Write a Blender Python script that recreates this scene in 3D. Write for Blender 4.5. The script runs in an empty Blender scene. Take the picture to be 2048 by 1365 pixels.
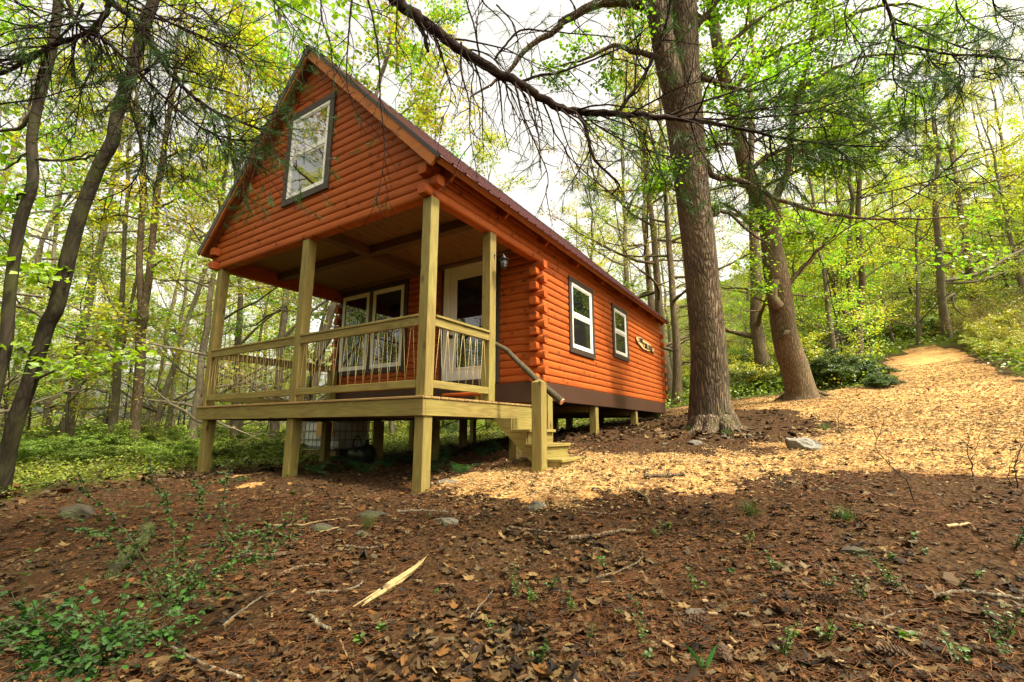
import bpy, math, random
import numpy as np
from mathutils import Vector, Matrix
R_=np.random.default_rng
sc=bpy.context.scene
col=sc.collection
PI=math.pi
# ------------------------------------------------------------------ camera
CAM=np.array([3.586,-3.816,-.365]); YAW=-.568; TILT=.187; ROLL=.002; FPX=935.8
FW=np.array([math.sin(YAW)*math.cos(TILT),math.cos(YAW)*math.cos(TILT),math.sin(TILT)])
RT=np.array([math.cos(YAW),-math.sin(YAW),0.]); UP=np.cross(RT,FW)
RT2=RT*math.cos(ROLL)+UP*math.sin(ROLL); UP2=-RT*math.sin(ROLL)+UP*math.cos(ROLL)
cd=bpy.data.cameras.new('camera'); cam=bpy.data.objects.new('camera',cd); col.objects.link(cam)
cd.sensor_width=36; cd.lens=FPX/2048*36; cd.clip_start=.05; cd.clip_end=2000
M=Matrix.Identity(4)
for i in range(3):
    M[i][0]=RT2[i]; M[i][1]=UP2[i]; M[i][2]=-FW[i]; M[i][3]=CAM[i]
cam.matrix_world=M; sc.camera=cam
def at(u,v,dep):
    return CAM+dep*(FW+(u-1024)/FPX*RT2-(v-682.5)/FPX*UP2)
# ------------------------------------------------------------------ object helpers
def tag(o,label=None,cat=None,group=None,kind=None):
    if label: o['label']=label
    if cat: o['category']=cat
    if group: o['group']=group
    if kind: o['kind']=kind
    return o
def thing(name,label,cat,loc=(0,0,0),rz=0,group=None):
    o=bpy.data.objects.new(name,None); col.objects.link(o); o.empty_display_size=.1
    o.location=loc; o.rotation_euler=(0,0,rz); return tag(o,label,cat,group)
def link(name,me,parent=None,loc=None):
    o=bpy.data.objects.new(name,me); col.objects.link(o)
    if parent is not None: o.parent=parent
    if loc is not None: o.location=loc
    return o
def np_mesh(name,V,F,mats,cols=None,smooth=False,midx=None):
    """V (n,3); F list of arrays (m,k) of equal corner counts."""
    me=bpy.data.meshes.new(name); V=np.asarray(V,np.float32)
    if not isinstance(F,list): F=[F]
    F=[np.asarray(f,np.int32) for f in F if len(f)]
    me.vertices.add(len(V)); me.vertices.foreach_set('co',V.ravel())
    nl=sum(f.size for f in F); npoly=sum(len(f) for f in F)
    me.loops.add(nl); me.polygons.add(npoly)
    me.loops.foreach_set('vertex_index',np.concatenate([f.ravel() for f in F]))
    tot=np.concatenate([np.full(len(f),f.shape[1],np.int32) for f in F])
    st=np.concatenate([[0],np.cumsum(tot)[:-1]]).astype(np.int32)
    me.polygons.foreach_set('loop_start',st); me.polygons.foreach_set('loop_total',tot)
    me.polygons.foreach_set('use_smooth',np.full(npoly,bool(smooth)))
    for m in (mats if isinstance(mats,(list,tuple)) else [mats]): me.materials.append(m)
    if midx is not None: me.polygons.foreach_set('material_index',np.asarray(midx,np.int32))
    me.update(calc_edges=True)
    if cols is not None:
        a=me.color_attributes.new('Col','FLOAT_COLOR','POINT')
        c=np.ones((len(V),4),np.float32); c[:,:3]=cols; a.data.foreach_set('color',c.ravel())
    return me
class MB:
    """collects boxes, prisms and tubes into one mesh"""
    def __init__(s): s.V=[];s.F={};s.n=0
    def add(s,V,faces):
        V=np.asarray(V,float)
        for f in faces: s.F.setdefault(len(f),[]).append(np.asarray(f)+s.n)
        s.V.append(V); s.n+=len(V); return s
    def addq(s,V,Q):
        Q=np.asarray(Q)
        for q in (Q,): s.F.setdefault(Q.shape[1],[]).extend(list(q+s.n))
        s.V.append(np.asarray(V,float)); s.n+=len(V); return s
    def box(s,x0,x1,y0,y1,z0,z1,ch=0.004):
        """box with chamfered edges"""
        c=min(ch,(x1-x0)*.3,(y1-y0)*.3,(z1-z0)*.3)
        lo=np.array([x0,y0,z0]);hi=np.array([x1,y1,z1]); V=[];idx={}
        for sx in (0,1):
            for sy in (0,1):
                for sz in (0,1):
                    p=[hi[i] if b else lo[i] for i,b in enumerate((sx,sy,sz))]
                    for ax in range(3):
                        q=list(p)
                        for j in range(3):
                            if j!=ax: q[j]+= -c if (sx,sy,sz)[j] else c
                        idx[(sx,sy,sz,ax)]=len(V); V.append(q)
        F=[]
        def face(l): F.append(l)
        for ax in range(3):
            a,b=[j for j in range(3) if j!=ax]
            for sd in (0,1):
                l=[]
                for (p,q) in ((0,0),(1,0),(1,1),(0,1)):
                    k=[0,0,0];k[ax]=sd;k[a]=p;k[b]=q; l.append(idx[(*k,ax)])
                flip=(sd==1)!=(ax!=1)
                face(l[::-1] if flip else l)
        # edge chamfers
        for ax in range(3):
            a,b=[j for j in range(3) if j!=ax]
            for p in (0,1):
                for q in (0,1):
                    k0=[0,0,0];k0[a]=p;k0[b]=q;k1=list(k0);k1[ax]=1
                    face([idx[(*k0,a)],idx[(*k0,b)],idx[(*k1,b)],idx[(*k1,a)]])
        for sx in (0,1):
            for sy in (0,1):
                for sz in (0,1): face([idx[(sx,sy,sz,j)] for j in range(3)])
        return s.add(V,F)
    def hexa(s,P):
        """8 points: bottom 4 (ccw), top 4"""
        return s.add(P,[[3,2,1,0],[4,5,6,7],[0,1,5,4],[1,2,6,5],[2,3,7,6],[3,0,4,7]])
    def extrude(s,prof,o,e1,e2,e3,L):
        """closed profile [(a,b)] in plane e1,e2 at o, extruded along e3 by L"""
        prof=np.asarray(prof,float);n=len(prof)
        A=np.asarray(o)+prof[:,:1]*np.asarray(e1)+prof[:,1:]*np.asarray(e2); B=A+np.asarray(e3)*L
        F=[[i,(i+1)%n,n+(i+1)%n,n+i] for i in range(n)]+[list(range(n))[::-1],list(range(n,2*n))]
        return s.add(np.vstack([A,B]),F)
    def tube(s,pts,rad,sides=8,cap=True):
        V,Q,ends=tube_np(np.asarray(pts,float),rad,sides); s.addq(V,Q)
        if cap:
            for e in ends: s.F.setdefault(len(e),[]).append(np.asarray(e)+s.n-len(V))
        return s
    def mesh(s,name,mats,smooth=False,recalc=True,cols=None):
        V=np.vstack(s.V); me=np_mesh(name,V,[np.array(f) for f in s.F.values()],mats,cols=cols,smooth=smooth)
        if recalc:
            import bmesh
            b=bmesh.new(); b.from_mesh(me); bmesh.ops.recalc_face_normals(b,faces=b.faces); b.to_mesh(me); b.free()
        return me
    def build(s,name,mats,parent=None,smooth=False,loc=None): return link(name,s.mesh(name,mats,smooth),parent,loc)
def tube_np(P,rad,sides,rough=None):
    n=len(P); rad=np.broadcast_to(np.asarray(rad,float),(n,))
    T=np.gradient(P,axis=0); T/=np.linalg.norm(T,axis=1)[:,None]+1e-12
    a=np.array([0,0,1.]) if abs(T[0][2])<.9 else np.array([1.,0,0])
    N=np.zeros_like(P); v=a-T[0]*(a@T[0]); N[0]=v/np.linalg.norm(v)
    for i in range(1,n):
        v=N[i-1]-T[i]*(N[i-1]@T[i]); N[i]=v/(np.linalg.norm(v)+1e-12)
    B=np.cross(T,N); th=np.arange(sides)*2*PI/sides
    ring=(np.cos(th)[None,:,None]*N[:,None,:]+np.sin(th)[None,:,None]*B[:,None,:])
    rr=rad[:,None] if rough is None else rad[:,None]*rough
    V=(P[:,None,:]+ring*rr[...,None]).reshape(-1,3)
    i=np.arange(n-1)[:,None]*sides; j=np.arange(sides)[None,:]; j2=(j+1)%sides
    Q=np.stack([i+j,i+j2,i+sides+j2,i+sides+j],-1).reshape(-1,4)
    return V,Q,[list(range(sides))[::-1],list(range((n-1)*sides,n*sides))]
def curve(pts,n):
    """Catmull-Rom resample of control points (any dim) to n points"""
    P=np.asarray(pts,float); P=np.vstack([2*P[0]-P[1],P,2*P[-1]-P[-2]]); m=len(P)-3
    t=np.linspace(0,m-1e-6,n); k=t.astype(int); f=(t-k)[:,None]
    a,b,c,d=P[k],P[k+1],P[k+2],P[k+3]
    return .5*((2*b)+(-a+c)*f+(2*a-5*b+4*c-d)*f**2+(-a+3*b-3*c+d)*f**3)
# ------------------------------------------------------------------ node helpers
class NT:
    def __init__(s,name):
        s.m=bpy.data.materials.new(name); s.m.use_nodes=True; s.t=s.m.node_tree; s.t.nodes.clear()
        s.out=s.t.nodes.new('ShaderNodeOutputMaterial')
    def n(s,typ,_p=None,**ins):
        x=s.t.nodes.new('ShaderNode'+typ)
        for k,v in (_p or {}).items(): setattr(x,k,v)
        for k,v in ins.items():
            k=int(k[1:]) if k[0]=='i' and k[1:].isdigit() else k.replace('_',' ')
            s.set(x.inputs[k],v)
        return x
    def set(s,sock,v):
        if isinstance(v,bpy.types.NodeSocket): s.t.links.new(v,sock)
        elif isinstance(v,bpy.types.Node): s.t.links.new(v.outputs[0],sock)
        else:
            if hasattr(sock.default_value,'__len__') and len(sock.default_value)==4 and len(v)==3: v=(*v,1)
            sock.default_value=v
    def math(s,op,a,b=0.,c=0.,clamp=False):
        x=s.t.nodes.new('ShaderNodeMath'); x.operation=op; x.use_clamp=clamp
        s.set(x.inputs[0],a); s.set(x.inputs[1],b); s.set(x.inputs[2],c); return x.outputs[0]
    def mix(s,f,a,b,bt='MIX'):
        x=s.t.nodes.new('ShaderNodeMix'); x.data_type='RGBA'; x.blend_type=bt
        s.set(x.inputs[0],f); s.set(x.inputs[6],a); s.set(x.inputs[7],b); return x.outputs[2]
    def ramp(s,f,stops):
        x=s.t.nodes.new('ShaderNodeValToRGB'); e=x.color_ramp.elements
        while len(e)<len(stops): e.new(.5)
        for i,(p,c) in enumerate(stops): e[i].position=p; e[i].color=(*c,1) if hasattr(c,'__len__') else (c,c,c,1)
        s.set(x.inputs[0],f); return x.outputs[0]
    def sep(s,v):
        x=s.n('SeparateXYZ',Vector=v); return x.outputs
    def comb(s,x=0.,y=0.,z=0.): return s.n('CombineXYZ',X=x,Y=y,Z=z).outputs[0]
    def noise(s,vec,scale,detail=4.,rough=.55,dist=0.):
        return s.n('TexNoise',Vector=vec,Scale=scale,Detail=detail,Roughness=rough,Distortion=dist).outputs[0]
    def scalev(s,vec,x,y,z): return s.n('Mapping',Vector=vec,Scale=(x,y,z)).outputs[0]
    def objc(s): return s.n('TexCoord').outputs['Object']
    def bump(s,h,strength=.4,dist=.01): return s.n('Bump',Strength=strength,Distance=dist,Height=h).outputs[0]
    def pbr(s,col,rough=.6,normal=None,spec=.5,metal=0.,**kw):
        p=s.n('BsdfPrincipled',Base_Color=col,Roughness=rough,Metallic=metal,**kw)
        p.inputs['Specular IOR Level'].default_value=spec
        if normal is not None: s.set(p.inputs['Normal'],normal)
        s.t.links.new(p.outputs[0],s.out.inputs[0]); return s.m
def m_flat(name,c,rough=.6,spec=.4,metal=0.,var=.15,scale=8.,bump=0.):
    g=NT(name); o=g.objc(); n=g.noise(o,scale,5.)
    cc=g.mix(n,tuple(x*(1-var) for x in c),tuple(min(1,x*(1+var)) for x in c))
    nb=g.bump(g.noise(o,scale*8,3.),bump,.004) if bump else None
    return g.pbr(cc,rough,nb,spec,metal)
COURSE=.1253; ZLB=.379
def m_log(axis):
    """orange stained log siding whose grain runs along the axis (0 = x, 1 = y)"""
    g=NT('orange_log_stain_'+'xy'[axis]); o=g.objc(); X=g.sep(o); s_=X[axis]; z=X[2]
    cz=g.math('DIVIDE',g.math('SUBTRACT',z,ZLB),COURSE); ci=g.math('FLOOR',cz)
    w=g.n('TexWhiteNoise',{'noise_dimensions':'1D'},W=ci).outputs[0]
    off=g.math('MULTIPLY',w,37.)
    sv=g.math('ADD',s_,off)
    grain=g.noise(g.comb(g.math('MULTIPLY',sv,1.0),g.math('MULTIPLY',cz,3.2),ci),3.,8.,.68,.9)
    big=g.noise(g.comb(g.math('MULTIPLY',sv,.8),ci,3.),1.3,3.)
    vor=g.n('TexVoronoi',{'voronoi_dimensions':'2D','feature':'F1'},Vector=g.comb(g.math('MULTIPLY',sv,4.6),g.math('MULTIPLY',cz,.66)),Scale=1.,Randomness=1.)
    d=vor.outputs['Distance']
    kn=g.ramp(g.math('ADD',d,g.math('MULTIPLY',grain,.07)),[(.12,1.),(.27,0.)]); kn=g.math('MULTIPLY',kn,g.math('GREATER_THAN',g.sep(vor.outputs['Color'])[0],.5))
    ring=g.math('MULTIPLY',g.math('SINE',g.math('MULTIPLY',d,70.)),g.ramp(d,[(.05,1.),(.3,0.)]))
    c=g.mix(g.ramp(grain,[(.25,0.),(.75,1.)]),(.14,.021,.003),(.47,.100,.012))
    c=g.mix(g.math('MULTIPLY',w,.5),c,(.30,.06,.008))
    c=g.mix(g.ramp(big,[(.35,0.),(.75,.45)]),c,(.43,.12,.019))
    c=g.mix(g.math('MULTIPLY',kn,g.math('ADD',.35,g.math('MULTIPLY',g.sep(vor.outputs['Color'])[1],.5))),c,(.06,.011,.003))
    b=g.math('ADD',g.math('MULTIPLY',grain,.7),g.math('MULTIPLY',ring,.1))
    return g.pbr(c,g.ramp(grain,[(0.,.72),(1.,.5)]),g.bump(b,.6,.007),.22)
def m_wood(name,axis,c0,c1,knot,rough=.65,board=None,bax=0,scale=1.):
    g=NT(name); o=g.objc(); X=g.sep(o); r=g.n('ObjectInfo').outputs['Random']
    a,b=[i for i in range(3) if i!=axis]
    off=g.math('MULTIPLY',r,50.); bi=0.
    if board:
        bi=g.math('FLOOR',g.math('DIVIDE',X[bax],board)); off=g.math('ADD',off,g.math('MULTIPLY',g.n('TexWhiteNoise',{'noise_dimensions':'1D'},W=bi).outputs[0],40.))
    L=g.math('ADD',X[axis],off)
    p=g.comb(g.math('MULTIPLY',L,1.2*scale),g.math('MULTIPLY',X[a],14.*scale),g.math('MULTIPLY',X[b],14.*scale))
    n=g.noise(p,1.6,6.,.6,1.2)
    wv=g.math('SINE',g.math('MULTIPLY',g.noise(g.comb(g.math('MULTIPLY',L,.6),g.math('MULTIPLY',X[a],9.),g.math('MULTIPLY',X[b],9.)),1.,2.),60.))
    vor=g.n('TexVoronoi',{'feature':'F1'},Vector=g.comb(g.math('MULTIPLY',L,2.2),g.math('MULTIPLY',X[a],5.),g.math('MULTIPLY',X[b],5.)),Scale=1.,Randomness=1.).outputs['Distance']
    kn=g.ramp(g.math('ADD',vor,g.math('MULTIPLY',n,.06)),[(.09,1.),(.2,0.)])
    c=g.mix(n,c0,c1)
    c=g.mix(g.math('MULTIPLY',g.math('ADD',g.math('MULTIPLY',wv,.5),.5),.42),c,tuple(x*.6 for x in c0))
    hue=g.noise(g.comb(g.math('MULTIPLY',L,.9),bi if board else 0.,r),1.5,2.)
    c=g.mix(g.ramp(hue,[(.4,0.),(.8,.45)]),c,(c1[0]*.78,c1[1]*1.02,c1[2]*.8))
    c=g.mix(g.math('MULTIPLY',kn,.8),c,knot)
    if board:
        fr=g.math('ABSOLUTE',g.math('SUBTRACT',g.math('FRACT',g.math('DIVIDE',X[bax],board)),.5))
        c=g.mix(g.ramp(fr,[(.465,0.),(.485,1.)]),c,tuple(x*.18 for x in c0))
    return g.pbr(c,rough,g.bump(n,.25,.004),.3)
LUM0,LUM1,LUMK=(.125,.085,.019),(.32,.24,.066),(.045,.02,.007)
LUM=[m_wood('treated_lumber_'+'xyz'[i],i,LUM0,LUM1,LUMK) for i in range(3)]
LOGX,LOGY=m_log(0),m_log(1)
DECKM=m_wood('deck_board_wood',0,(.22,.12,.04),(.35,.22,.08),LUMK,board=.145,bax=1)
CEIL=m_wood('ceiling_pine',1,(.15,.066,.019),(.24,.12,.04),(.06,.022,.007),board=.15,bax=0,rough=.55)
BEAM=[m_wood('porch_beam_wood_'+'xy'[i],i,(.075,.034,.013),(.135,.065,.026),(.04,.016,.007)) for i in range(2)]
FASC=m_wood('stained_fascia',0,(.30,.075,.012),(.46,.15,.03),(.08,.02,.006),scale=.6)
TRIM=m_flat('dark_brown_stain',(.038,.024,.016),.55,.4,var=.35,scale=5.,bump=.2)
SKIRT=m_flat('brown_skirt_paint',(.05,.022,.012),.5,.35,var=.2,scale=3.,bump=.1)
WHITE=m_flat('white_vinyl',(.72,.71,.62),.4,.5,var=.04)
DOORM=m_flat('white_door_paint',(.66,.65,.58),.4,.5,var=.04)
BLACK=m_flat('black_metal',(.012,.012,.012),.4,.5)
ROPE=m_flat('natural_rope',(.52,.40,.17),.9,.1,var=.3,scale=60.)
ROOFM=m_flat('burgundy_metal_roof',(.085,.016,.017),.32,.6,.35,var=.15,scale=2.)
RTRIM=m_flat('dark_metal_trim',(.022,.014,.011),.4,.5,.2)
def m_glass(name,base,ior,rough):
    g=NT(name); o=g.objc(); n=g.noise(o,1.7,2.)
    p=g.pbr(base,rough,g.bump(n,.03,.02),.5); g.t.nodes['Principled BSDF'].inputs['IOR'].default_value=ior; return p
GLASSR=m_glass('sky_reflecting_glass',(.006,.008,.007),5.2,.012)
GLASSL=m_glass('lower_sash_glass',(.006,.008,.007),3.2,.02)
GLASS=m_glass('window_glass',(.006,.008,.007),2.0,.012)
SCREEN=m_glass('screened_glass',(.012,.012,.011),1.75,.06)
def m_bark(name,c0,c1,sc_=1.,moss=0.,depth=.02,str_=.8):
    g=NT(name); o=g.objc()
    p=g.scalev(o,13*sc_,13*sc_,1.25*sc_); w=g.noise(p,1.,3.)
    v=g.n('TexVoronoi',{'feature':'DISTANCE_TO_EDGE'},Vector=g.n('VectorMath',{'operation':'ADD'},i0=p,i1=g.comb(w,w,w)).outputs[0],Scale=1.6,Randomness=1.).outputs['Distance']
    n=g.noise(g.scalev(o,30*sc_,30*sc_,6*sc_),1.,5.,.65)
    h=g.math('ADD',g.ramp(v,[(0.,0.),(.35,1.)]),g.math('MULTIPLY',n,.5))
    c=g.mix(g.math('MULTIPLY',h,.72),c0,c1)
    big=g.noise(o,1.3,3.)
    c=g.mix(g.ramp(big,[(.45,0.),(.75,.5)]),c,tuple(x*1.25 for x in c1))
    if moss:
        mz=g.noise(o,2.2,4.); c=g.mix(g.math('MULTIPLY',g.ramp(mz,[(.45,0.),(.65,1.)]),moss),c,(.075,.085,.022))
    return g.pbr(c,.9,g.bump(h,str_,depth),.15)
BARK=m_bark('furrowed_bark',(.012,.008,.005),(.21,.15,.09),1.,.35,.04,1.)
BARKH=m_bark('handrail_bark',(.022,.016,.010),(.11,.08,.048),3.,.2,.008,.6)
BARK2=m_bark('brown_bark',(.04,.027,.015),(.2,.14,.08),1.3,.3,.02)
BARKG=m_bark('grey_forest_bark',(.07,.055,.035),(.23,.185,.12),1.6,.3,.012,.6)
BARKS=m_bark('smooth_bark',(.016,.012,.007),(.05,.04,.024),.9,.5,.006,.5)
BARKP=m_bark('pine_twig_bark',(.012,.007,.005),(.045,.026,.016),3.,0.,.006,.5)
def m_leaf(name,trans,hue=.03,sat=0.,val=.25,rough=.5,tint=(1.12,1.15,.55)):
    """leaf: per-leaf colour from the mesh, slight variation per plant, light passes through"""
    g=NT(name); c=g.n('Attribute',{'attribute_name':'Col'}).outputs['Color']; r=g.n('ObjectInfo').outputs['Random']
    r2=g.math('FRACT',g.math('MULTIPLY',r,7.31))
    h=g.n('HueSaturation',Hue=g.math('ADD',.5-hue,g.math('MULTIPLY',r,2*hue)),Saturation=1.,Value=g.math('ADD',1-val,g.math('MULTIPLY',r2,2*val)),Color=c).outputs[0]
    d=g.n('BsdfDiffuse',Color=h); t=g.n('BsdfTranslucent',Color=g.mix(1.,h,(*tint,1),'MULTIPLY'))
    a=g.n('MixShader',i0=trans,i1=d.outputs[0],i2=t.outputs[0])
    gl=g.n('BsdfGlossy',Color=(1,1,1),Roughness=rough); fr=g.n('LayerWeight',Blend=.25).outputs['Fresnel']
    s=g.n('MixShader',i0=g.math('MULTIPLY',fr,.07),i1=a.outputs[0],i2=gl.outputs[0])
    g.t.links.new(s.outputs[0],g.out.inputs[0]); return g.m
LEAF=m_leaf('spring_leaf',.55)
LEAFH=m_leaf('maple_leaf',.62,hue=.01,val=.1)
SHRUBL=m_leaf('shrub_leaf',.4,hue=.02)
NEEDLE=m_leaf('pine_needle',.3,hue=.0,val=.05)
def m_attr(name,rough=.85,trans=0.,spec=.2):
    g=NT(name); c=g.n('Attribute',{'attribute_name':'Col'}).outputs['Color']; o=g.objc()
    c=g.mix(g.math('MULTIPLY',g.noise(o,70.,3.),.5),c,g.mix(1.,c,(.45,.4,.35,1),'MULTIPLY'))
    return g.pbr(c,rough,None,spec)
LITTER=m_attr('dead_leaf',.75,spec=.25); CHIPM=m_attr('wood_chip',.8); 
def m_rock(name,c0,c1,moss):
    g=NT(name); o=g.objc(); n=g.noise(o,6.,8.,.65); n2=g.noise(o,2.5,4.)
    c=g.mix(n,c0,c1); c=g.mix(g.math('MULTIPLY',g.ramp(n2,[(.45,0.),(.6,1.)]),moss),c,(.06,.075,.02))
    return g.pbr(c,.9,g.bump(n,.7,.02),.2)
ROCK=m_rock('grey_rock',(.05,.042,.032),(.19,.165,.13),.45); ROCKL=m_rock('lichen_rock',(.10,.09,.07),(.34,.31,.26),.3); ROCKM=m_rock('mossy_rock',(.03,.022,.014),(.085,.07,.05),.55)
# ------------------------------------------------------------------ terrain
CTRL=np.array([(0,0,-1.037),(-2.43,0,-1.0),(-4.8,0,-1.06),(.72,1.3,-.85),(0,4.95,-.435),(0,7.43,-.24),(0,9.93,.0),(1.8,6.8,-.31),
 (3.27,11.5,.46),(4.5,14.6,1.06),(9.1,27.8,3.64),(8.2,13.3,.92),(5.1,2.3,-.80),(3.2,3.2,-.68),(-5.3,-2.07,-1.2),(-16,3,-.93),(2.4,-2.,-1.33),(3.59,-3.8,-1.5),
 (-2,-3,-1.38),(-.5,-2,-1.27),(5.5,-1.5,-1.18),(-5.1,6,-.85),(-5,10,-.6),(-2.5,2.6,-.95),(-2.5,6,-.62),(-30,4.4,-.5),(-60,8,-.2),(-60,40,.9),(-30,30,.0),(-20,15,-.75),(-12,10,-.85),
 (16,28,4.9),(30,40,11),(15,60,16),(0,40,5.2),(0,25,2.2),(-10,40,2.),(-10,22,.0),(-5,60,10),(40,10,7),(15,5,.4),(10,0,-.8),(40,80,25),(0,100,31),(-40,80,9),(-90,30,.5),
 (-90,90,5),(60,60,24),(8,-8,-1.9),(-10,-8,-1.6),(-40,-15,-1.2),(30,-10,1.5),(0,-30,-3.),(-60,-60,6.),(60,-40,2.),(120,120,55),(-150,150,12),(-150,-60,14),(0,170,56)],float)
def _tps(r2): return .5*r2*np.log(r2+1e-9)
_n=len(CTRL); _d=((CTRL[:,None,:2]-CTRL[None,:,:2])**2).sum(-1)
_A=np.zeros((_n+3,_n+3)); _A[:_n,:_n]=_tps(_d)+np.eye(_n)*.5; _A[:_n,_n]=1; _A[:_n,_n+1:]=CTRL[:,:2]; _A[_n:,:_n]=_A[:_n,_n:].T
_W=np.linalg.solve(_A,np.r_[CTRL[:,2],0,0,0])
def vnoise(x,y,seed=0):
    """smooth value noise, range about -1..1"""
    x=np.asarray(x,float); y=np.asarray(y,float); xi=np.floor(x).astype(np.int64); yi=np.floor(y).astype(np.int64)
    fx=x-xi; fy=y-yi; fx=fx*fx*(3-2*fx); fy=fy*fy*(3-2*fy)
    def h(a,b):
        k=(a*374761393+b*668265263+seed*974634777)&0xffffffff; k=((k^(k>>13))*1274126177)&0xffffffff; return ((k^(k>>16))&0xffff)/32767.5-1
    return (h(xi,yi)*(1-fx)+h(xi+1,yi)*fx)*(1-fy)+(h(xi,yi+1)*(1-fx)+h(xi+1,yi+1)*fx)*fy
def hz(x,y):
    x=np.atleast_1d(np.asarray(x,float)); y=np.atleast_1d(np.asarray(y,float)); sh=x.shape; x=x.ravel(); y=y.ravel(); o=np.empty(len(x))
    for i in range(0,len(x),40000):
        a,b=x[i:i+40000],y[i:i+40000]; o[i:i+40000]=_tps((a[:,None]-CTRL[:,0])**2+(b[:,None]-CTRL[:,1])**2)@_W[:_n]+_W[_n]+_W[_n+1]*a+_W[_n+2]*b
    o+=.035*vnoise(x*1.1,y*1.1,1)+.015*vnoise(x*3.1,y*3.1,2)+.12*vnoise(x*.13,y*.13,4)*np.clip((np.hypot(x,y)-12)/20,0,1)
    return o.reshape(sh)
def hz1(x,y): return float(hz([x],[y])[0])
def gp(u,v,lo=1.2,hi=120):
    """where the line of sight through (u,v) meets the ground"""
    t=np.geomspace(lo,hi,700); P=CAM+t[:,None]*(at(u,v,1.)-CAM); g=P[:,2]-hz(P[:,0],P[:,1]); k=np.argmax(g<0)
    if g[k]>=0: k=len(t)-1
    a=g[k-1]/(g[k-1]-g[k]) if k>0 else 0; p=P[k-1]+(P[k]-P[k-1])*a; return np.array([p[0],p[1],hz1(p[0],p[1])])
def inpoly(x,y,poly):
    c=np.zeros(x.shape,bool); n=len(poly)
    for i in range(n):
        x0,y0=poly[i];x1,y1=poly[(i+1)%n]
        with np.errstate(divide='ignore',invalid='ignore'):
            c^=((y0>y)!=(y1>y))&(x<(x1-x0)*(y-y0)/(y1-y0)+x0)
    return c
def pdist(x,y,poly):
    d=np.full(x.shape,1e9); n=len(poly)
    for i in range(n):
        a=np.array(poly[i]);b=np.array(poly[(i+1)%n]);ab=b-a; t=np.clip(((x-a[0])*ab[0]+(y-a[1])*ab[1])/(ab@ab+1e-12),0,1)
        d=np.minimum(d,np.hypot(x-a[0]-t*ab[0],y-a[1]-t*ab[1]))
    return np.where(inpoly(x,y,poly),d,-d)
# wood-chip clearing and track (ground coordinates), and the bare brown patch round the big tree inside it
_px=lambda L:[tuple(gp(u,v)[:2]) for u,v in L]
CHIP=_px([(868,962),(940,992),(1080,1012),(1240,1000),(1400,985),(1500,958),(1640,948),(1800,948),(2048,966)])+[(7.2,1.6),(10,4),(12,9)]+_px([(2048,768),(1985,738),(1915,708)])+[(10.3,28.6),(8.6,29.2)]+_px([(1778,716),(1768,742),(1790,772),(1640,786),(1480,800),(1345,818)])+[(.35,9.5),(.4,5.2),(.5,2.6),(.1,1.6)]
BROWN=_px([(1090,882),(1200,908),(1320,914),(1500,906),(1600,886),(1690,852),(1610,826),(1540,818),(1470,822),(1400,824),(1345,832),(1250,852),(1180,862)])
SUN_PATCH=_px([(300,1000),(400,968),(520,945),(640,955),(660,985),(560,1000),(420,1012)])  # sunlit ground before the porch, painted in as pale chip colour
def chipm(x,y):
    n=.28*vnoise(x*1.7,y*1.7,7)+.16*vnoise(x*5,y*5,8)+.08*vnoise(x*13,y*13,9)
    a=pdist(x,y,CHIP)+n; b=pdist(x,y,BROWN)+n*1.3
    p=pdist(x,y,SUN_PATCH)-.42+n*1.5  # painted pool of sun joins the chip mask
    return np.maximum(np.minimum(a,-b),p)
def grass(x,y):
    """where green ground cover grows (1 = full)"""
    n=1.0*vnoise(x*.5,y*.5,11)+.6*vnoise(x*1.9,y*1.9,12)
    left=np.clip((-4.9-x+n*.7)/1.1,0,1)
    left=left*np.clip((y+3.2+n*.4)/.8,0,1)
    back=np.clip((y-10.6+n*.8)/1.5,0,1)*np.clip((-chipm(x,y)-.1)/.5,0,1)
    hill=np.clip((x-6.5+n)/2,0,1)*np.clip((y-6+n)/2,0,1)*np.clip((-chipm(x,y)-.1)/.5,0,1)
    return np.clip(np.maximum(np.maximum(left,back),hill)*(.75+.4*vnoise(x*.23,y*.23,14)),0,1)
def axis_grid(lo,hi,c0,c1,h,gr=1.13):
    a=list(np.arange(c0,c1+h/2,h)); s=h
    while a[-1]<hi: s=min(s*gr,14.); a.append(a[-1]+s)
    s=h; b=[c0]
    while b[-1]>lo: s=min(s*gr,14.); b.append(b[-1]-s)
    return np.array(b[:0:-1]+a)
gx=axis_grid(-170,170,-7,9,.06); gy=axis_grid(-90,220,-3.6,12,.06)
GX,GY=np.meshgrid(gx,gy); GZ=hz(GX,GY)
near=(np.hypot(GX-CAM[0],GY-CAM[1])<16)
cm=np.full(GX.shape,-9.); sel=(GX>-8)&(GX<16)&(GY>-4)&(GY<36); cm[sel]=chipm(GX[sel],GY[sel])
gm=grass(GX,GY)
rel=np.where(near,.012*vnoise(GX*9,GY*9,21)+.008*vnoise(GX*21,GY*21,22),0)
V=np.stack([GX,GY,GZ+rel+np.where(cm>0,.012,0)],-1).reshape(-1,3)
ny_,nx_=GX.shape; i=np.arange(ny_-1)[:,None]*nx_; j=np.arange(nx_-1)[None,:]
Q=np.stack([i+j,i+j+1,i+nx_+j+1,i+nx_+j],-1).reshape(-1,4)
mk=np.stack([np.clip(cm/1.6,0,1),gm,np.zeros_like(gm)],-1).reshape(-1,3)
ischip=(cm.ravel()[Q].mean(1)>0)
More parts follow.
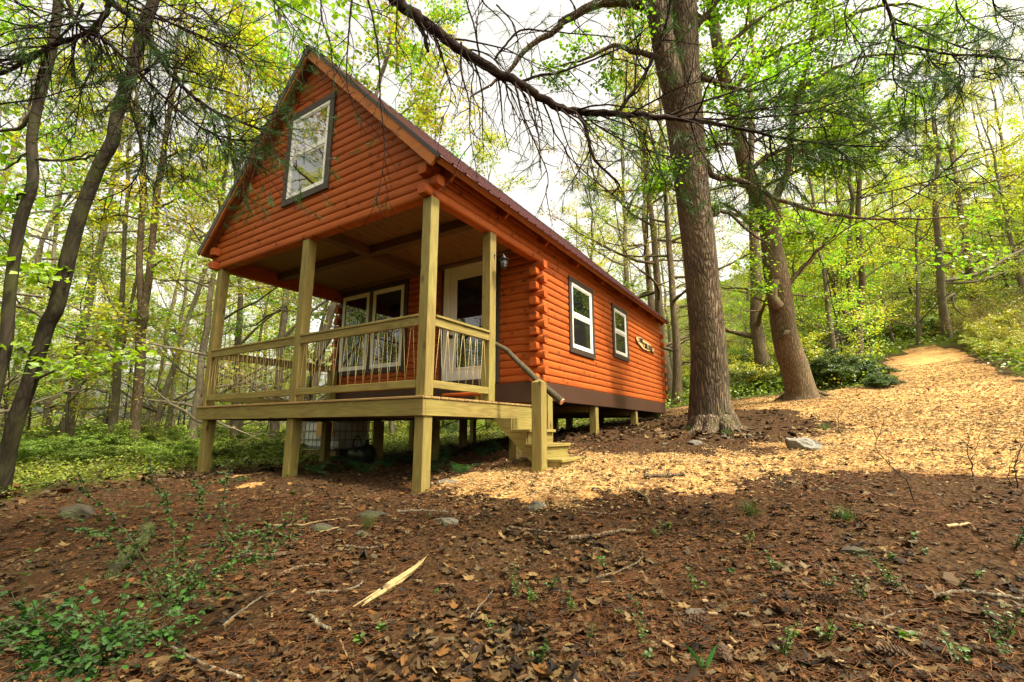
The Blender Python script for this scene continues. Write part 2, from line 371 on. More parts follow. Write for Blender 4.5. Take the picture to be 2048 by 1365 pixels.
def m_ground():
    g=NT('forest_floor'); o=g.objc(); a=g.n('Attribute',{'attribute_name':'Col'}).outputs['Color']; ch=g.sep(a)
    n1=g.noise(o,3.,8.,.65); n2=g.noise(o,38.,6.,.7); n3=g.noise(o,.5,3.)
    vor=g.n('TexVoronoi',Vector=o,Scale=34.,Randomness=1.); vc=g.sep(vor.outputs['Color'])
    c=g.mix(n2,(.009,.0045,.0017),(.048,.025,.008)); c=g.mix(g.math('MULTIPLY',vc[0],.55),c,(.10,.058,.027))
    c=g.mix(g.ramp(n1,[(.35,0.),(.7,.6)]),c,(.065,.027,.009))
    gr=g.mix(n2,(.03,.05,.008),(.17,.22,.03)); c=g.mix(g.math('MULTIPLY',ch[1],.8),c,gr)
    h=g.math('ADD',g.math('MULTIPLY',n2,.6),vor.outputs['Distance'])
    return g.pbr(c,.95,g.bump(h,.9,.03),.1)
def m_chipsurf():
    g=NT('wood_chip_mulch'); o=g.objc(); 
    v1=g.n('TexVoronoi',Vector=g.scalev(o,26,60,30),Scale=1.,Randomness=1.); v2=g.n('TexVoronoi',Vector=g.n('Mapping',Vector=o,Rotation=(0,0,1.1),Scale=(60,24,30)).outputs[0],Scale=1.,Randomness=1.)
    a=g.sep(v1.outputs['Color'])[0]; b=g.sep(v2.outputs['Color'])[1]; t=g.math('MULTIPLY',g.math('ADD',a,b),.5)
    c=g.ramp(t,[(.1,(.16,.07,.02)),(.35,(.42,.21,.06)),(.65,(.60,.35,.11)),(.95,(.74,.51,.21))])
    ed=g.sep(g.n('Attribute',{'attribute_name':'Col'}).outputs['Color'])[0]; pn=g.noise(o,2.1,6.,.65)
    n=g.noise(o,1.4,5.); c=g.mix(g.math('MULTIPLY',g.ramp(g.math('SUBTRACT',pn,g.math('MULTIPLY',ed,.22)),[(.36,0.),(.56,1.)]),.8),c,(.11,.05,.018)); c=g.mix(g.ramp(n,[(.4,0.),(.7,.4)]),c,(.36,.17,.05))
    return g.pbr(c,.85,g.bump(g.math('ADD',v1.outputs['Distance'],t),.8,.02),.15)
GROUND=m_ground(); MULCH=m_chipsurf()
def sub(name,mat,sel):
    q=Q[sel]; u,inv=np.unique(q,return_inverse=True)
    o=link(name,np_mesh(name,V[u],inv.reshape(-1,4),mat,cols=mk[u],smooth=True)); return o
tag(sub('ground',GROUND,~ischip),kind='structure'); tag(sub('path',MULCH,ischip),kind='structure')
# ------------------------------------------------------------------ leaf litter, chips, needles
def frames(n,rng,tilt):
    """random unit frames: normal tilted off vertical, x along a random heading"""
    az=rng.uniform(0,2*PI,n); tl=np.abs(rng.normal(0,tilt,n)); t2=rng.uniform(0,2*PI,n)
    Nn=np.stack([np.sin(tl)*np.cos(t2),np.sin(tl)*np.sin(t2),np.cos(tl)],-1); A=np.stack([np.cos(az),np.sin(az),0*az],-1)
    A-=Nn*(A*Nn).sum(1)[:,None]; A/=np.linalg.norm(A,axis=1)[:,None]; return A,np.cross(Nn,A),Nn
def scatter_polar(rng,n,r0,r1,a0=-1.75,a1=.5,pw=1.):
    """points on the ground spread round the camera's standpoint"""
    r=r0*(r1/r0)**(rng.uniform(0,1,n)**pw); a=rng.uniform(a0,a1,n); return CAM[0]+r*np.sin(a),CAM[1]+r*np.cos(a),r
def cabin_free(x,y): return ~((x>-.4)&(x<.3)&(y>9.9))
rng=R_(5)
def leaf_outline(kind):
    if kind==0: t=[(0,0),(.10,.16),(.30,.12),(.26,.3),(.44,.42),(.28,.5),(.36,.72),(.15,.74),(.0,1.0),(-.15,.76),(-.34,.68),(-.26,.5),(-.46,.4),(-.25,.27),(-.3,.1),(-.1,.15)]
    elif kind==1: t=[(0,0),(.16,.08),(.25,.25),(.28,.45),(.22,.65),(.12,.85),(0,1.),(-.12,.84),(-.23,.64),(-.28,.44),(-.24,.24),(-.15,.07),(0,0),(0,0),(0,0),(0,0)]
    else: t=[(0,0),(.2,.02),(.5,.1),(.36,.26),(.55,.52),(.3,.5),(.24,.66),(.12,.62),(0,.95),(-.12,.62),(-.26,.66),(-.3,.5),(-.56,.5),(-.38,.26),(-.48,.08),(-.2,.02)]
    return np.array(t)
def dead_leaves(name,x,y,size,rng,lift=.008,tilt=.22):
    n=len(x); z=hz(x,y)+lift+np.abs(rng.normal(0,.012,n)); Vs=[];Fs=[];Cs=[];base=0
    pal=np.array([(.060,.030,.009),(.095,.050,.016),(.15,.085,.030),(.25,.155,.062),(.13,.050,.010),(.035,.018,.006),(.19,.080,.017),(.17,.12,.062),(.024,.013,.006)])
    kinds=rng.integers(0,3,n)
    for k in range(3):
        s=np.where(kinds==k)[0]; m=len(s)
        if not m: continue
        T=np.vstack([[(0,.45)],leaf_outline(k)]); T=T-[0,.45]
        A,B,Nn=frames(m,rng,tilt); cu=rng.normal(0,.55,m); cv=rng.normal(.15,.55,m)
        lx=T[None,:,0]*size[s,None]*rng.uniform(.75,1.1,m)[:,None]; ly=T[None,:,1]*size[s,None]
        lz=(cu[:,None]*lx**2+cv[:,None]*ly**2)/size[s,None]*1.1+rng.normal(0,.045,(m,len(T)))*size[s,None]
        P=np.stack([x[s],y[s],z[s]],-1)[:,None,:]+lx[...,None]*A[:,None]+ly[...,None]*B[:,None]+lz[...,None]*Nn[:,None]
        gz=hz(P[...,0],P[...,1]); P[...,2]=np.maximum(P[...,2],gz+.004)
        q=len(T); f=np.array([[0,i,i+1] for i in range(1,q-1)]+[[0,q-1,1]])
        Fs.append((f[None]+(np.arange(m)*q)[:,None,None]+base).reshape(-1,3)); Vs.append(P.reshape(-1,3))
        c=pal[rng.integers(0,len(pal),m)]*rng.uniform(.36,.80,m)[:,None]*np.array([.97,.98,.84]); Cs.append(np.repeat(c,q,0)); base+=m*q
    return tag(link(name,np_mesh(name,np.vstack(Vs),[np.vstack(Fs)],LITTER,cols=np.vstack(Cs))),kind='stuff')
x,y,r=scatter_polar(rng,44000,1.0,9.5,pw=.85)
k=(chipm(x,y)<.0+rng.exponential(.12,len(x))*(rng.uniform(0,1,len(x))<.6))&(rng.uniform(0,1,len(x))<(1-.55*grass(x,y))*np.clip(.75+.6*vnoise(x*1.4,y*1.4,51),.25,1)); x,y,r=x[k],y[k],r[k]
tag(dead_leaves('leaf_litter',x,y,.02+.05*rng.uniform(0,1,len(x))**1.8+.045*(rng.uniform(0,1,len(x))<.07),rng),label='brown dead oak and maple leaves strewn over the shaded ground in front',cat='leaf litter')
x,y,r=scatter_polar(rng,9000,8,42,pw=.9); k=(chipm(x,y)<-.1); x,y=x[k],y[k]
tag(dead_leaves('far_leaf_litter',x,y,rng.uniform(.09,.17,len(x)),rng,.03),label='dry leaves lying on the floor of the woods beyond the cabin',cat='leaf litter')
def slivers(name,x,y,ln,wd,cols,rng,mat,tilt=.3,lift=.015):
    n=len(x); z=hz(x,y)+lift+np.abs(rng.normal(0,.008,n)); A,B,Nn=frames(n,rng,tilt)
    c=np.stack([x,y,z],-1); a=A*ln[:,None]/2; b=B*wd[:,None]/2; k=rng.uniform(.4,1,n)[:,None]
    th=Nn*(wd*.35)[:,None]
    P=np.stack([c-a-b*k,c+a-b,c+a*.9+b*k,c-a*.9+b,c-a*.9-b*k*.8+th,c+a*.9-b*.8+th,c+a*.8+b*k*.8+th,c-a*.8+b*.8+th],1).reshape(-1,3)
    f=np.array([[4,5,6,7],[0,1,5,4],[1,2,6,5],[2,3,7,6],[3,0,4,7]]); F=(f[None]+(np.arange(n)*8)[:,None,None]).reshape(-1,4)
    return tag(link(name,np_mesh(name,P,F,mat,cols=np.repeat(cols,8,0))),kind='stuff')
x,y,r=scatter_polar(rng,150000,3.2,26,a0=-.75,a1=.36,pw=.8); k=(chipm(x,y)+rng.normal(0,.08,len(x))+rng.exponential(.16,len(x))*(rng.uniform(0,1,len(x))<.5)>.05); k&=(vnoise(x*1.9,y*1.9,61)*.5+vnoise(x*5,y*5,62)*.3+np.clip(chipm(x,y)/1.6,0,1)*.9+.1>rng.uniform(-.5,.6,len(x))); x,y,r=x[k],y[k],r[k]
pal=np.array([(.68,.46,.19),(.78,.60,.31),(.55,.32,.11),(.38,.18,.055),(.64,.42,.16),(.19,.09,.035),(.74,.53,.23)])
s=np.clip(r/8,.75,1.5)
tag(slivers('wood_chips',x,y,rng.uniform(.018,.065,len(x))*s,rng.uniform(.006,.017,len(x))*s,pal[rng.integers(0,len(pal),len(x))]*(rng.uniform(.6,1.,len(x))*(.86+.22*vnoise(x*.8,y*.8,44)))[:,None],rng,CHIPM,.28),label='pale shredded wood chips spread over the clearing and track',cat='wood chips')
x,y,r=scatter_polar(rng,42000,1.0,8,pw=.9); k=(chipm(x,y)<.05)&(vnoise(x*1.3,y*1.3,31)>-.35); x,y,r=x[k],y[k],r[k]
pal=np.array([(.12,.042,.011),(.09,.032,.009),(.16,.065,.02),(.06,.024,.009)])
tag(slivers('fallen_pine_needles',x,y,rng.uniform(.05,.11,len(x)),np.full(len(x),.0022)*np.clip(r/2,1,2.5),pal[rng.integers(0,4,len(x))],rng,LITTER,.2,.02),label='rusty fallen pine needles between the dead leaves in front',cat='pine needles')
x,y,r=scatter_polar(rng,5200,3.2,22,-.6,.36); k=(chipm(x,y)>.1); x,y=x[k],y[k]
tag(dead_leaves('stray_leaves',x,y,rng.uniform(.03,.08,len(x)),rng,.02),label='stray brown leaves blown over the pale wood chips',cat='dead leaves')
# small broken chips and bark bits in the dark litter
x,y,r=scatter_polar(rng,420,1.1,7); k=(chipm(x,y)<-.05); x,y=x[k],y[k]
pal=np.array([(.20,.11,.04),(.13,.07,.03),(.27,.18,.085),(.06,.035,.016)])
tag(slivers('bark_fragments',x,y,rng.uniform(.02,.07,len(x)),rng.uniform(.006,.02,len(x)),pal[rng.integers(0,4,len(x))],rng,CHIPM,.3,.025),label='scattered bark and splinter bits in the dark litter',cat='bark bits')
# ------------------------------------------------------------------ the log cabin (deck top is z = 0, front edge y = 0, right edge x = 0)
cabin=thing('log_cabin','orange stained log cabin on posts with steep metal roof and open front porch','cabin',(0,0,0))
CW=-5.1; CL=10.0; YW=2.615; XC=-2.555; ZR=5.563; ZE=2.719; XE=.268; YF=-.17
BUL=.024
def cprof(i,thick=.14,top=True):
    """closed D-log profile of course i: (outward, z)"""
    z0=ZLB+i*COURSE; t=np.array([0,.04,.1,.2,.35,.5,.65,.8,.9,.96,1]); o=-BUL*np.abs(2*t-1)**4
    return [(a,z0+COURSE*b) for a,b in zip(o,t)]+[(-thick,z0+COURSE),(-thick,z0)]
def course(mb,plane,face,sgn,i,s0,s1,thick=.14):
    p=cprof(i,thick)
    if plane=='x': mb.extrude(p,(face,s0,0),(sgn,0,0),(0,0,1),(0,1,0),s1-s0)
    else: mb.extrude(p,(s0,face,0),(0,sgn,0),(0,0,1),(1,0,0),s1-s0)
NW=16
def side_wall(x,sgn):
    mb=MB()
    for i in range(NW): course(mb,'x',x,sgn,i,YW+.02,CL)
    for i in range(NW,NW+4): course(mb,'x',x,sgn,i,.035,CL)
    return mb.build('side_wall',LOGY,cabin)
side_wall(0.,1); side_wall(CW,-1)
mb=MB()
for i in range(NW+2): course(mb,'y',YW,-1,i,CW+.03,-.03)
mb.build('porch_wall',LOGX,cabin)
mb=MB()
for i in range(60):
    zt=ZLB+(i+1)*COURSE; hw=min(2.52,5.30-zt)
    if hw<.05: break
    course(mb,'y',CL,1,i,XC-hw,XC+hw)
mb.build('rear_wall',LOGX,cabin)
mb=MB()
for i in range(NW,60):
    zt=ZLB+(i+1)*COURSE; hw=min(2.545,5.492-zt)
    if hw<.03: break
    course(mb,'y',.0,-1,i,XC-hw,XC+hw)
mb.build('gable_wall',LOGX,cabin)
def log_end(mb,plane,face,sgn,i,s0,s1): course(mb,plane,face,sgn,i,min(s0,s1),max(s0,s1),.125)
def corner(xf,sx,yf,sy,i0,i1,ph):
    for i in range(i0,i1):
        a=MB(); e=(i+ph)%2==0
        if e: log_end(a,'x',xf,sx,i,yf-sy*.03,yf+sy*.095)
        else: log_end(a,'y',yf,sy,i,xf-sx*.03,xf+sx*.095)
        a.build('log_end',LOGY if e else LOGX,cabin)
corner(0,1,YW,-1,0,NW,0); corner(CW,-1,YW,-1,0,NW,0); corner(0,1,CL,1,0,NW,0); corner(CW,-1,CL,1,0,NW,0)
corner(0,1,0,-1,NW,NW+3,0); corner(CW,-1,0,-1,NW,NW+3,0)
# floor frame, skirt
MB().box(-.055,.012,YW-.02,CL-.01,.095,ZLB,.006).build('skirt_board',SKIRT,cabin)
MB().box(CW-.012,CW+.055,YW-.02,CL-.01,.095,ZLB,.006).build('skirt_board',SKIRT,cabin)
MB().box(CW+.06,-.06,YW-.035,YW+.03,.06,ZLB,.006).build('skirt_board',SKIRT,cabin)
mb=MB()
mb.box(CW+.06,-.06,YW+.04,CL-.05,.30,.36)
for k in range(19): y=YW+.1+k*.39; mb.box(CW+.06,-.06,y,y+.04,.11,.30,.002)
mb.build('floor_frame',m_flat('dark_joist_wood',(.10,.07,.035),.8,.2,var=.3),cabin)  # even dark wood tone of the joists themselves
mb=MB()
for y in (4.95,7.43,9.7,2.75):
    for x in (-2.5,): mb.box(CW+.2,-.2,y-.07,y+.07,-.02,.105)
mb.build('girder',LUM[0],cabin)
# roof
def slope(x_r,z_r,x_e,z_e):
    d=np.array([x_e-x_r,0,z_e-z_r]); L=np.linalg.norm(d); d/=L; n=np.array([-d[2],0,d[0]]); n*=np.sign(n[2]); return d,n,L
def rpt(side,t,h,y):
    """t along the slope from the ridge, h above the roof plane"""
    d,n,L=SL[side]; return np.array([XC,0,ZR])+d*t+n*h+np.array([0,y,0])
XEL=2*XC-XE
SL={1:slope(XC,ZR,XE,ZE),-1:slope(XC,ZR,XEL,ZE)}
RL=SL[1][2]; YB=9.93
prof=[]
y=YF-.01
while y<YB+.02:
    for dy,h in ((0,0),(.205,0),(.213,.022),(.232,.022),(.24,0)):
        prof.append((min(y+dy,YB+.03),h))
    y+=.245
def roof_panel(side):
    Vv=[];n=len(prof)
    for t in (0.,RL+.03):
        for yy,h in prof: Vv.append(rpt(side,t,h,yy))
    for t in (0.,RL+.03):
        for yy,h in prof: Vv.append(rpt(side,t,h-.004,yy))
    F=[]
    for i in range(n-1): F+= [[i,i+1,n+i+1,n+i],[2*n+i,3*n+i,3*n+i+1,2*n+i+1],[n+i,n+i+1,3*n+i+1,3*n+i]]
    F+=[[0,n,3*n,2*n],[n-1,3*n-1,4*n-1,2*n-1]]
    return MB().add(Vv,F)
def slab(side,t0,t1,h0,h1,y0,y1): return [rpt(side,t0,h0,y0),rpt(side,t1,h0,y0),rpt(side,t1,h0,y1),rpt(side,t0,h0,y1),rpt(side,t0,h1,y0),rpt(side,t1,h1,y0),rpt(side,t1,h1,y1),rpt(side,t0,h1,y1)]
roof=link('roof',roof_panel(1).mesh('roof',ROOFM),cabin)
link('roof',roof_panel(-1).mesh('roof',ROOFM),cabin)
for s in (1,-1):
    MB().hexa(slab(s,.03,RL,-.045,-.008,YF+.012,YB)).build('roof_deck',m_wood('roof_deck_wood',1,(.22,.05,.01),(.34,.10,.02),(.08,.02,.01)) if s==1 else bpy.data.materials['roof_deck_wood'],cabin)
    MB().hexa(slab(s,.0,RL+.01,-.03 if s==1 else -.085,.016,YF-.012,YF+.011)).build('rake_trim',RTRIM,cabin)
    MB().hexa(slab(s,.02,RL-.03,-.15 if s==1 else -.135,-.031 if s==1 else -.086,YF-.003,YF+.035)).build('fascia_board',FASC,cabin)
    MB().hexa(slab(s,RL-.03,RL+.008,-.085,-.010,YF+.036,YB)).build('eave_board',bpy.data.materials['roof_deck_wood'],cabin)
    for y in (.215,1.43,2.65,3.87,5.09,6.31,7.53,8.75,9.75):
        MB().hexa(slab(s,RL-.62,RL-.035,-.185,-.046,y-.022,y+.022)).build('rafter_tail',LOGX,cabin)
mb=MB()
for s in (1,-1): mb.hexa(slab(s,-.005,.14,.024,.03,YF-.02,YB+.02))
mb.build('ridge_cap',RTRIM,cabin)
# ---- windows
def wb(mb,pl,f,s0,s1,o0,o1,z0,z1,ch=.004):
    if pl=='y': mb.box(s0,s1,f-o1,f-o0,z0,z1,ch)
    else: mb.box(f+o0,f+o1,s0,s1,z0,z1,ch)
def ring(mb,pl,f,s0,s1,z0,z1,w,o0,o1,wt=None):
    """four butted boards round an opening"""
    wt=wt or w
    wb(mb,pl,f,s0,s1,o0,o1,z0,z0+wt); wb(mb,pl,f,s0,s1,o0,o1,z1-wt,z1)
    wb(mb,pl,f,s0,s0+w,o0,o1-.002,z0+wt,z1-wt); wb(mb,pl,f,s1-w,s1,o0,o1-.002,z0+wt,z1-wt)
def hung(pl,f,s0,s1,z0,z1,tw,fw=.05,g1=GLASS,g2=SCREEN):
    mb=MB(); ring(mb,pl,f,s0,s1,z0,z1,tw,-.02,.03); w=mb.build('window',TRIM,cabin)
    a0,a1,b0,b1=s0+tw,s1-tw,z0+tw,z1-tw; mid=(b0+b1)/2+.02
    mb=MB(); ring(mb,pl,f,a0,a1,b0,b1,fw,-.02,.024); wb(mb,pl,f,a0+fw,a1-fw,-.02,.020,mid-.03,mid+.03); mb.build('frame',WHITE,w)
    mb=MB(); ring(mb,pl,f,a0+fw,a1-fw,mid+.031,b1-fw,.022,-.02,.014); ring(mb,pl,f,a0+fw,a1-fw,b0+fw,mid-.031,.03,-.02,.010); mb.build('sash',WHITE,w)
    mb=MB(); wb(mb,pl,f,a0+fw+.01,a1-fw-.01,.002,.006,mid+.04,b1-fw-.01,.001); mb.build('pane',g1,w)
    mb=MB(); wb(mb,pl,f,a0+fw+.02,a1-fw-.02,.002,.005,b0+fw+.02,mid-.04,.001); mb.build('screened_pane',g2,w)
    return w
hung('y',-.002,-3.123,-1.981,3.038,4.616,.105,.05,GLASSR,GLASSL)
hung('x',.002,3.723,4.856,1.005,2.440,.10)
hung('x',.002,5.929,6.925,1.203,2.434,.10)
# double casement window in the porch wall
f=YW-.002
mb=MB(); ring(mb,'y',f,-5.02,-2.95,.74,2.58,.10,-.02,.03); wb(mb,'y',f,-4.06,-3.95,-.02,.028,.84,2.48); w=mb.build('window',TRIM,cabin)
for a0,a1 in ((-4.92,-4.06),(-3.95,-3.05)):
    mb=MB(); ring(mb,'y',f,a0,a1,.84,2.48,.085,-.02,.024); mb.build('frame',WHITE,w)
    mb=MB(); wb(mb,'y',f,a0+.08,a1-.08,.002,.006,.92,2.40,.001); mb.build('pane',GLASS,w)
# door
mb=MB(); dx0,dx1=-1.882,-.95
wb(mb,'y',f,dx0-.12,dx0-.006,-.02,.035,.40,2.64); wb(mb,'y',f,dx1+.006,dx1+.12,-.02,.035,.40,2.64); wb(mb,'y',f,dx0-.006,dx1+.006,-.02,.033,2.526,2.64)
d=mb.build('door_frame',DOORM,cabin); [(lambda m_:(wb(m_,'y',f,a0,a0+.069,-.02,.03,.40,2.60),m_.build('side_casing',TRIM,d)))(MB()) for a0 in (dx0-.19,dx1+.121)]
mb=MB(); ring(mb,'y',f,dx0,dx1,.48,2.517,.15,-.02,.012); wb(mb,'y',f,dx0+.15,dx1-.15,-.02,.0105,.63,.68); dr=mb.build('door',DOORM,cabin)
mb=MB(); ring(mb,'y',f,dx0+.15,dx1-.15,.68,2.367,.03,-.02,.02); mb.build('glass_bead',DOORM,dr)
mb=MB(); wb(mb,'y',f,dx0+.17,dx1-.17,.002,.006,.70,2.345,.001); mb.build('pane',GLASS,dr)
mb=MB(); hx,hy,hzz=dx0+.075,f-.012,1.28
mb.tube([(hx,hy,hzz),(hx,hy-.012,hzz)],[.034,.034],14); mb.tube([(hx,hy-.012,hzz),(hx,hy-.05,hzz)],[.013,.013],10)
mb.tube([(hx,hy-.04,hzz),(hx,hy-.05,hzz),(hx,hy-.07,hzz),(hx,hy-.085,hzz),(hx,hy-.09,hzz)],[.012,.026,.032,.026,.01],12)
mb.tube([(hx,hy,hzz+.13),(hx,hy-.02,hzz+.13)],[.03,.026],12); mb.build('handle',BLACK,dr,True)
mb=MB(); wb(mb,'y',f,dx0-.12,dx1+.12,-.02,.10,.379,.40); wb(mb,'y',f,dx0,dx1,.0,.06,.405,.475); mb.build('door_sill',TRIM,cabin)
# ---- porch ceiling and beams
MB().box(CW+.14,-.14,.15,YW-.01,2.62,2.645).build('porch_ceiling',CEIL,cabin)
MB().box(CW+.14,-.14,.115,.15,2.384,2.64).build('ceiling_beam',LOGX,cabin)
MB().box(CW+.14,-.14,1.09,1.23,2.485,2.619).build('ceiling_beam',BEAM[0],cabin)
MB().box(CW+.14,-.14,2.45,2.575,2.585,2.619).build('ceiling_beam',BEAM[0],cabin)
MB().box(-2.47,-2.33,.152,1.088,2.462,2.619).build('ceiling_beam',BEAM[1],cabin)
MB().box(-2.47,-2.33,1.232,2.448,2.462,2.619).build('ceiling_beam',BEAM[1],cabin)
# ---- deck
DK=-5.093
deck=MB()
k=0; y=-.018
while y<YW-.06:
    deck.box(DK-.012,.014,y,min(y+.139,YW-.04),-.026,0.,.004); y+=.145
deck=deck.build('deck',DECKM,cabin)
MB().box(DK,0.,0.,.04,-.216,-.027,.003).build('rim_joist',LUM[0],deck)
MB().box(-.04,0.,.041,YW-.05,-.216,-.027,.003).build('rim_joist',LUM[1],deck)
MB().box(DK,DK+.04,.041,YW-.05,-.216,-.027,.003).build('rim_joist',LUM[1],deck)
mb=MB()
for k in range(1,13): x=DK+k*.39; mb.box(x,x+.038,.041,YW-.05,-.21,-.028,.002)
mb.build('joist',bpy.data.materials['dark_joist_wood'],deck)
p=.141; xr=-.02+.05; YP=.025; Y2=1.249; XM=-2.40; XL=-4.865
def post(name,x1,y0,z0,z1,parent,mat=None):
    return MB().box(x1-p,x1,y0,y0+p,z0,z1,.006).build(name,mat or LUM[2],parent)
XR=.0
for x1,y0 in ((XR-.004,YP),(XM,YP),(XL,YP),(XR-.004,Y2)): post('porch_post',x1,y0,.001,2.383,cabin)
for x1,y0 in ((-.02,.042),(-2.43,.042),(-4.78,.042)): post('foundation_post',x1,y0,hz1(x1-.07,y0+.07)-.15,-.218,cabin)
for x1,y0 in ((-.14,2.16),(-1.75,2.16),(-3.1,2.16),(-4.6,2.16)): post('foundation_post',x1,y0,hz1(x1-.07,y0+.07)-.15,-.217,cabin)
for y0 in (4.90,7.38,9.60):
    for x1 in (-.02,-1.75,-3.3,-4.9): post('foundation_post',x1,y0,hz1(x1-.07,y0+.07)-.15,.094 if x1>-.1 else -.02,cabin)
# railings: top and bottom rails with rope laced between
def bay(pl,f0,s0,s1,post_end):
    """rail bay along x (pl='x', fixed y f0) or along y (pl='y', fixed x f0)"""
    def bx(name,a0,a1,z0,z1,th0,th1):
        m=MB()
        if pl=='x': m.box(a0,a1,f0+th0,f0+th1,z0,z1,.004)
        else: m.box(f0+th0,f0+th1,a0,a1,z0,z1,.004)
        return m.build(name,LUM[0 if pl=='x' else 1],cabin)
    bx('top_rail',s0,s1,.813,.915,.0,.038); bx('rail_cap',s0,s1,.916,.945,-.012,.06); bx('bottom_rail',s0,s1,.095,.184,.0,.038)
    m=MB(); n=max(4,int((s1-s0)/.145)); st=(s1-s0-.08)/n; rr=R_(int(abs(s0*100)+7)); c=f0+.019
    pts=[]
    for i in range(n+1):
        a=s0+.04+i*st
        pts.append((a+rr.normal(0,.004),.175)); 
        if i<n: pts+= [(a+st*.5-.012+rr.normal(0,.01),.82),(a+st*.5+.012+rr.normal(0,.01),.82)]
    for (a,za),(b,zb_) in zip(pts[:-1],pts[1:]):
        tt=np.linspace(0,1,4); sag=rr.normal(0,.006)
        L=[(a+(b-a)*t,za+(zb_-za)*t,c+sag*math.sin(PI*t)) for t in tt]
        m.tube([((q[0],q[2],q[1]) if pl=='x' else (q[2],q[0],q[1])) for q in L],.0027,5)
    m.build('rope_lacing',ROPE,cabin,True)
bay('x',YP+.004,XM+.001,XR-.004-p-.001,1); bay('x',YP+.004,XL+.001,XM-p-.001,1)
bay('y',XR-.046,YP+p+.001,Y2-.001,1); bay('y',XL-p+.01,YP+p+.001,2.385,1)
post('rail_post',XL+.0,2.39,.001,.86,cabin)
# ---- stairs off the right side
st=thing('stairs',None,None); del_=[st.__delitem__(k) for k in list(st.keys())]; st.parent=cabin
Y0s,Y1s=1.40,2.12
for x0,x1,zt in ((.24,.53,-.362),(.465,.755,-.542),(.69,.98,-.718)):
    MB().box(x0,x1,Y0s,Y1s,zt-.038,zt,.005).build('tread',LUM[1],st)
for x,z0,z1 in ((.245,-.40,-.217),(.47,-.58,-.401),(.70,-.757,-.581),(.93,-.93,-.757)):
    MB().box(x-.0,x+.022,Y0s+.03,Y1s-.03,z0,z1-.001,.003).build('riser',LUM[1],st)
for y in (Y0s+.008,Y1s-.05):
    prof_=[(-.06,-.218),(.245,-.218),(.245,-.401),(.47,-.401),(.47,-.581),(.70,-.581),(.70,-.757),(.93,-.757),(.93,-.92),(.72,-.93)]
    MB().extrude(prof_,(0,y,0),(1,0,0),(0,0,1),(0,1,0),.038).build('stringer',LUM[0],st)
def newel(x1,y0,ztop,zcap):
    m=MB().box(x1-p,x1,y0,y0+p,hz1(x1-.07,y0+.07)-.15,ztop,.005)
    a=[(x1-p,y0,ztop),(x1,y0,ztop),(x1,y0+p,ztop),(x1-p,y0+p,ztop),(x1-p/2,y0+p/2,zcap)]
    m.add([(q[0],q[1],q[2]+.0005) for q in a],[[3,2,1,0],[0,1,4],[1,2,4],[2,3,4],[3,0,4]]); return m.build('newel_post',LUM[2],cabin)
newel(.788,1.239,.215,.262)
newel(.40,2.14,.14,.19)
# natural log handrail
P=curve([(-.03,1.42,.80),(.06,1.425,.745),(.16,1.43,.685),(.35,1.44,.505),(.6,1.455,.275),(.8,1.46,.105),(.955,1.465,-.02)],26)
rr=R_(3); m=MB(); rg=1+.06*rr.normal(size=(26,12)); rg[0]=rg[-1]=1
Vh,Qh,Eh=tube_np(P,np.linspace(.031,.045,26),12,rg); m.addq(Vh,Qh); h=m.build('handrail',BARKH,cabin,True)
P2=P[-1]+(P[-1]-P[-2])*.25; m=MB(); m.tube([P[-1]-(P[-1]-P[-2])*.1,P2],[.0445,.042],12); m.build('cut_end',m_flat('cut_wood',(.55,.30,.15),.7,.2,var=.3,scale=30),h)
# ------------------------------------------------------------------ lantern on a hook
lan=thing('porch_lantern','black hanging lantern with glass globe on a hook at the porch post','lantern',(.16,1.34,1.93))
m=MB(); m.tube([(-.163,0,.15),(-.163,0,.08)],[.008,.008],6); m.tube([(-.163,-.01,.12),(-.12,0,.125),(-.05,0,.12),(-.01,0,.11),(0,0,.085)],.004,6); m.build('hook',BLACK,lan)
m=MB(); m.tube([(0,0,.092),(0,0,.085),(0,0,.07),(0,0,.05),(0,0,.035),(0,0,.03),(0,0,.028)],[.006,.018,.024,.032,.072,.074,.05],16); m.build('cap',BLACK,lan,True)
m=MB(); m.tube([(0,0,-.068),(0,0,-.072),(0,0,-.09),(0,0,-.105),(0,0,-.115)],[.038,.04,.034,.02,.006],14)
for k in range(6):
    a=k*PI/3; m.tube([(.046*math.cos(a),.046*math.sin(a),.03),(.05*math.cos(a),.05*math.sin(a),-.02),(.038*math.cos(a),.038*math.sin(a),-.07)],.0035,5)
for z,r in ((-.0,.05),(-.035,.047)):
    m.tube([(r*math.cos(a),r*math.sin(a),z) for a in np.linspace(0,2*PI,19)],.003,5,False)
m.build('cage',BLACK,lan)
m=MB(); m.tube([(0,0,.03),(0,0,.01),(0,0,-.03),(0,0,-.068)],[.03,.04,.04,.03],14); m.build('globe',m_flat('frosted_globe',(.16,.17,.16),.12,.6,var=.05),lan,True)
# ------------------------------------------------------------------ wooden sign on the side wall
sg=thing('name_sign','rough pale wooden plank sign reading LONE PINE LODGE on the orange side wall','sign',(.004,8.30,1.83))
ol=[(-.80,.055),(-.78,.10),(-.60,.13),(-.46,.15),(-.30,.135),(-.14,.105),(.02,.09),(.16,.105),(.32,.085),(.48,.06),(.60,.03),(.72,-.02),(.80,-.075),(.80,-.115),(.70,-.125),(.58,-.10),(.44,-.105),(.30,-.13),(.14,-.15),(-.04,-.145),(-.22,-.15),(-.38,-.12),(-.54,-.075),(-.66,-.04),(-.76,0)]
SIGNW=m_wood('sign_plank',1,(.50,.28,.10),(.68,.44,.20),(.25,.12,.04))
m=MB(); n=len(ol); A=[(0,a,b) for a,b in ol]; B=[(.035,a*.985,b*.93) for a,b in ol]
m.add(A+B,[[i,(i+1)%n,n+(i+1)%n,n+i] for i in range(n)]); m.F.setdefault(n,[]).append(np.arange(n,2*n))
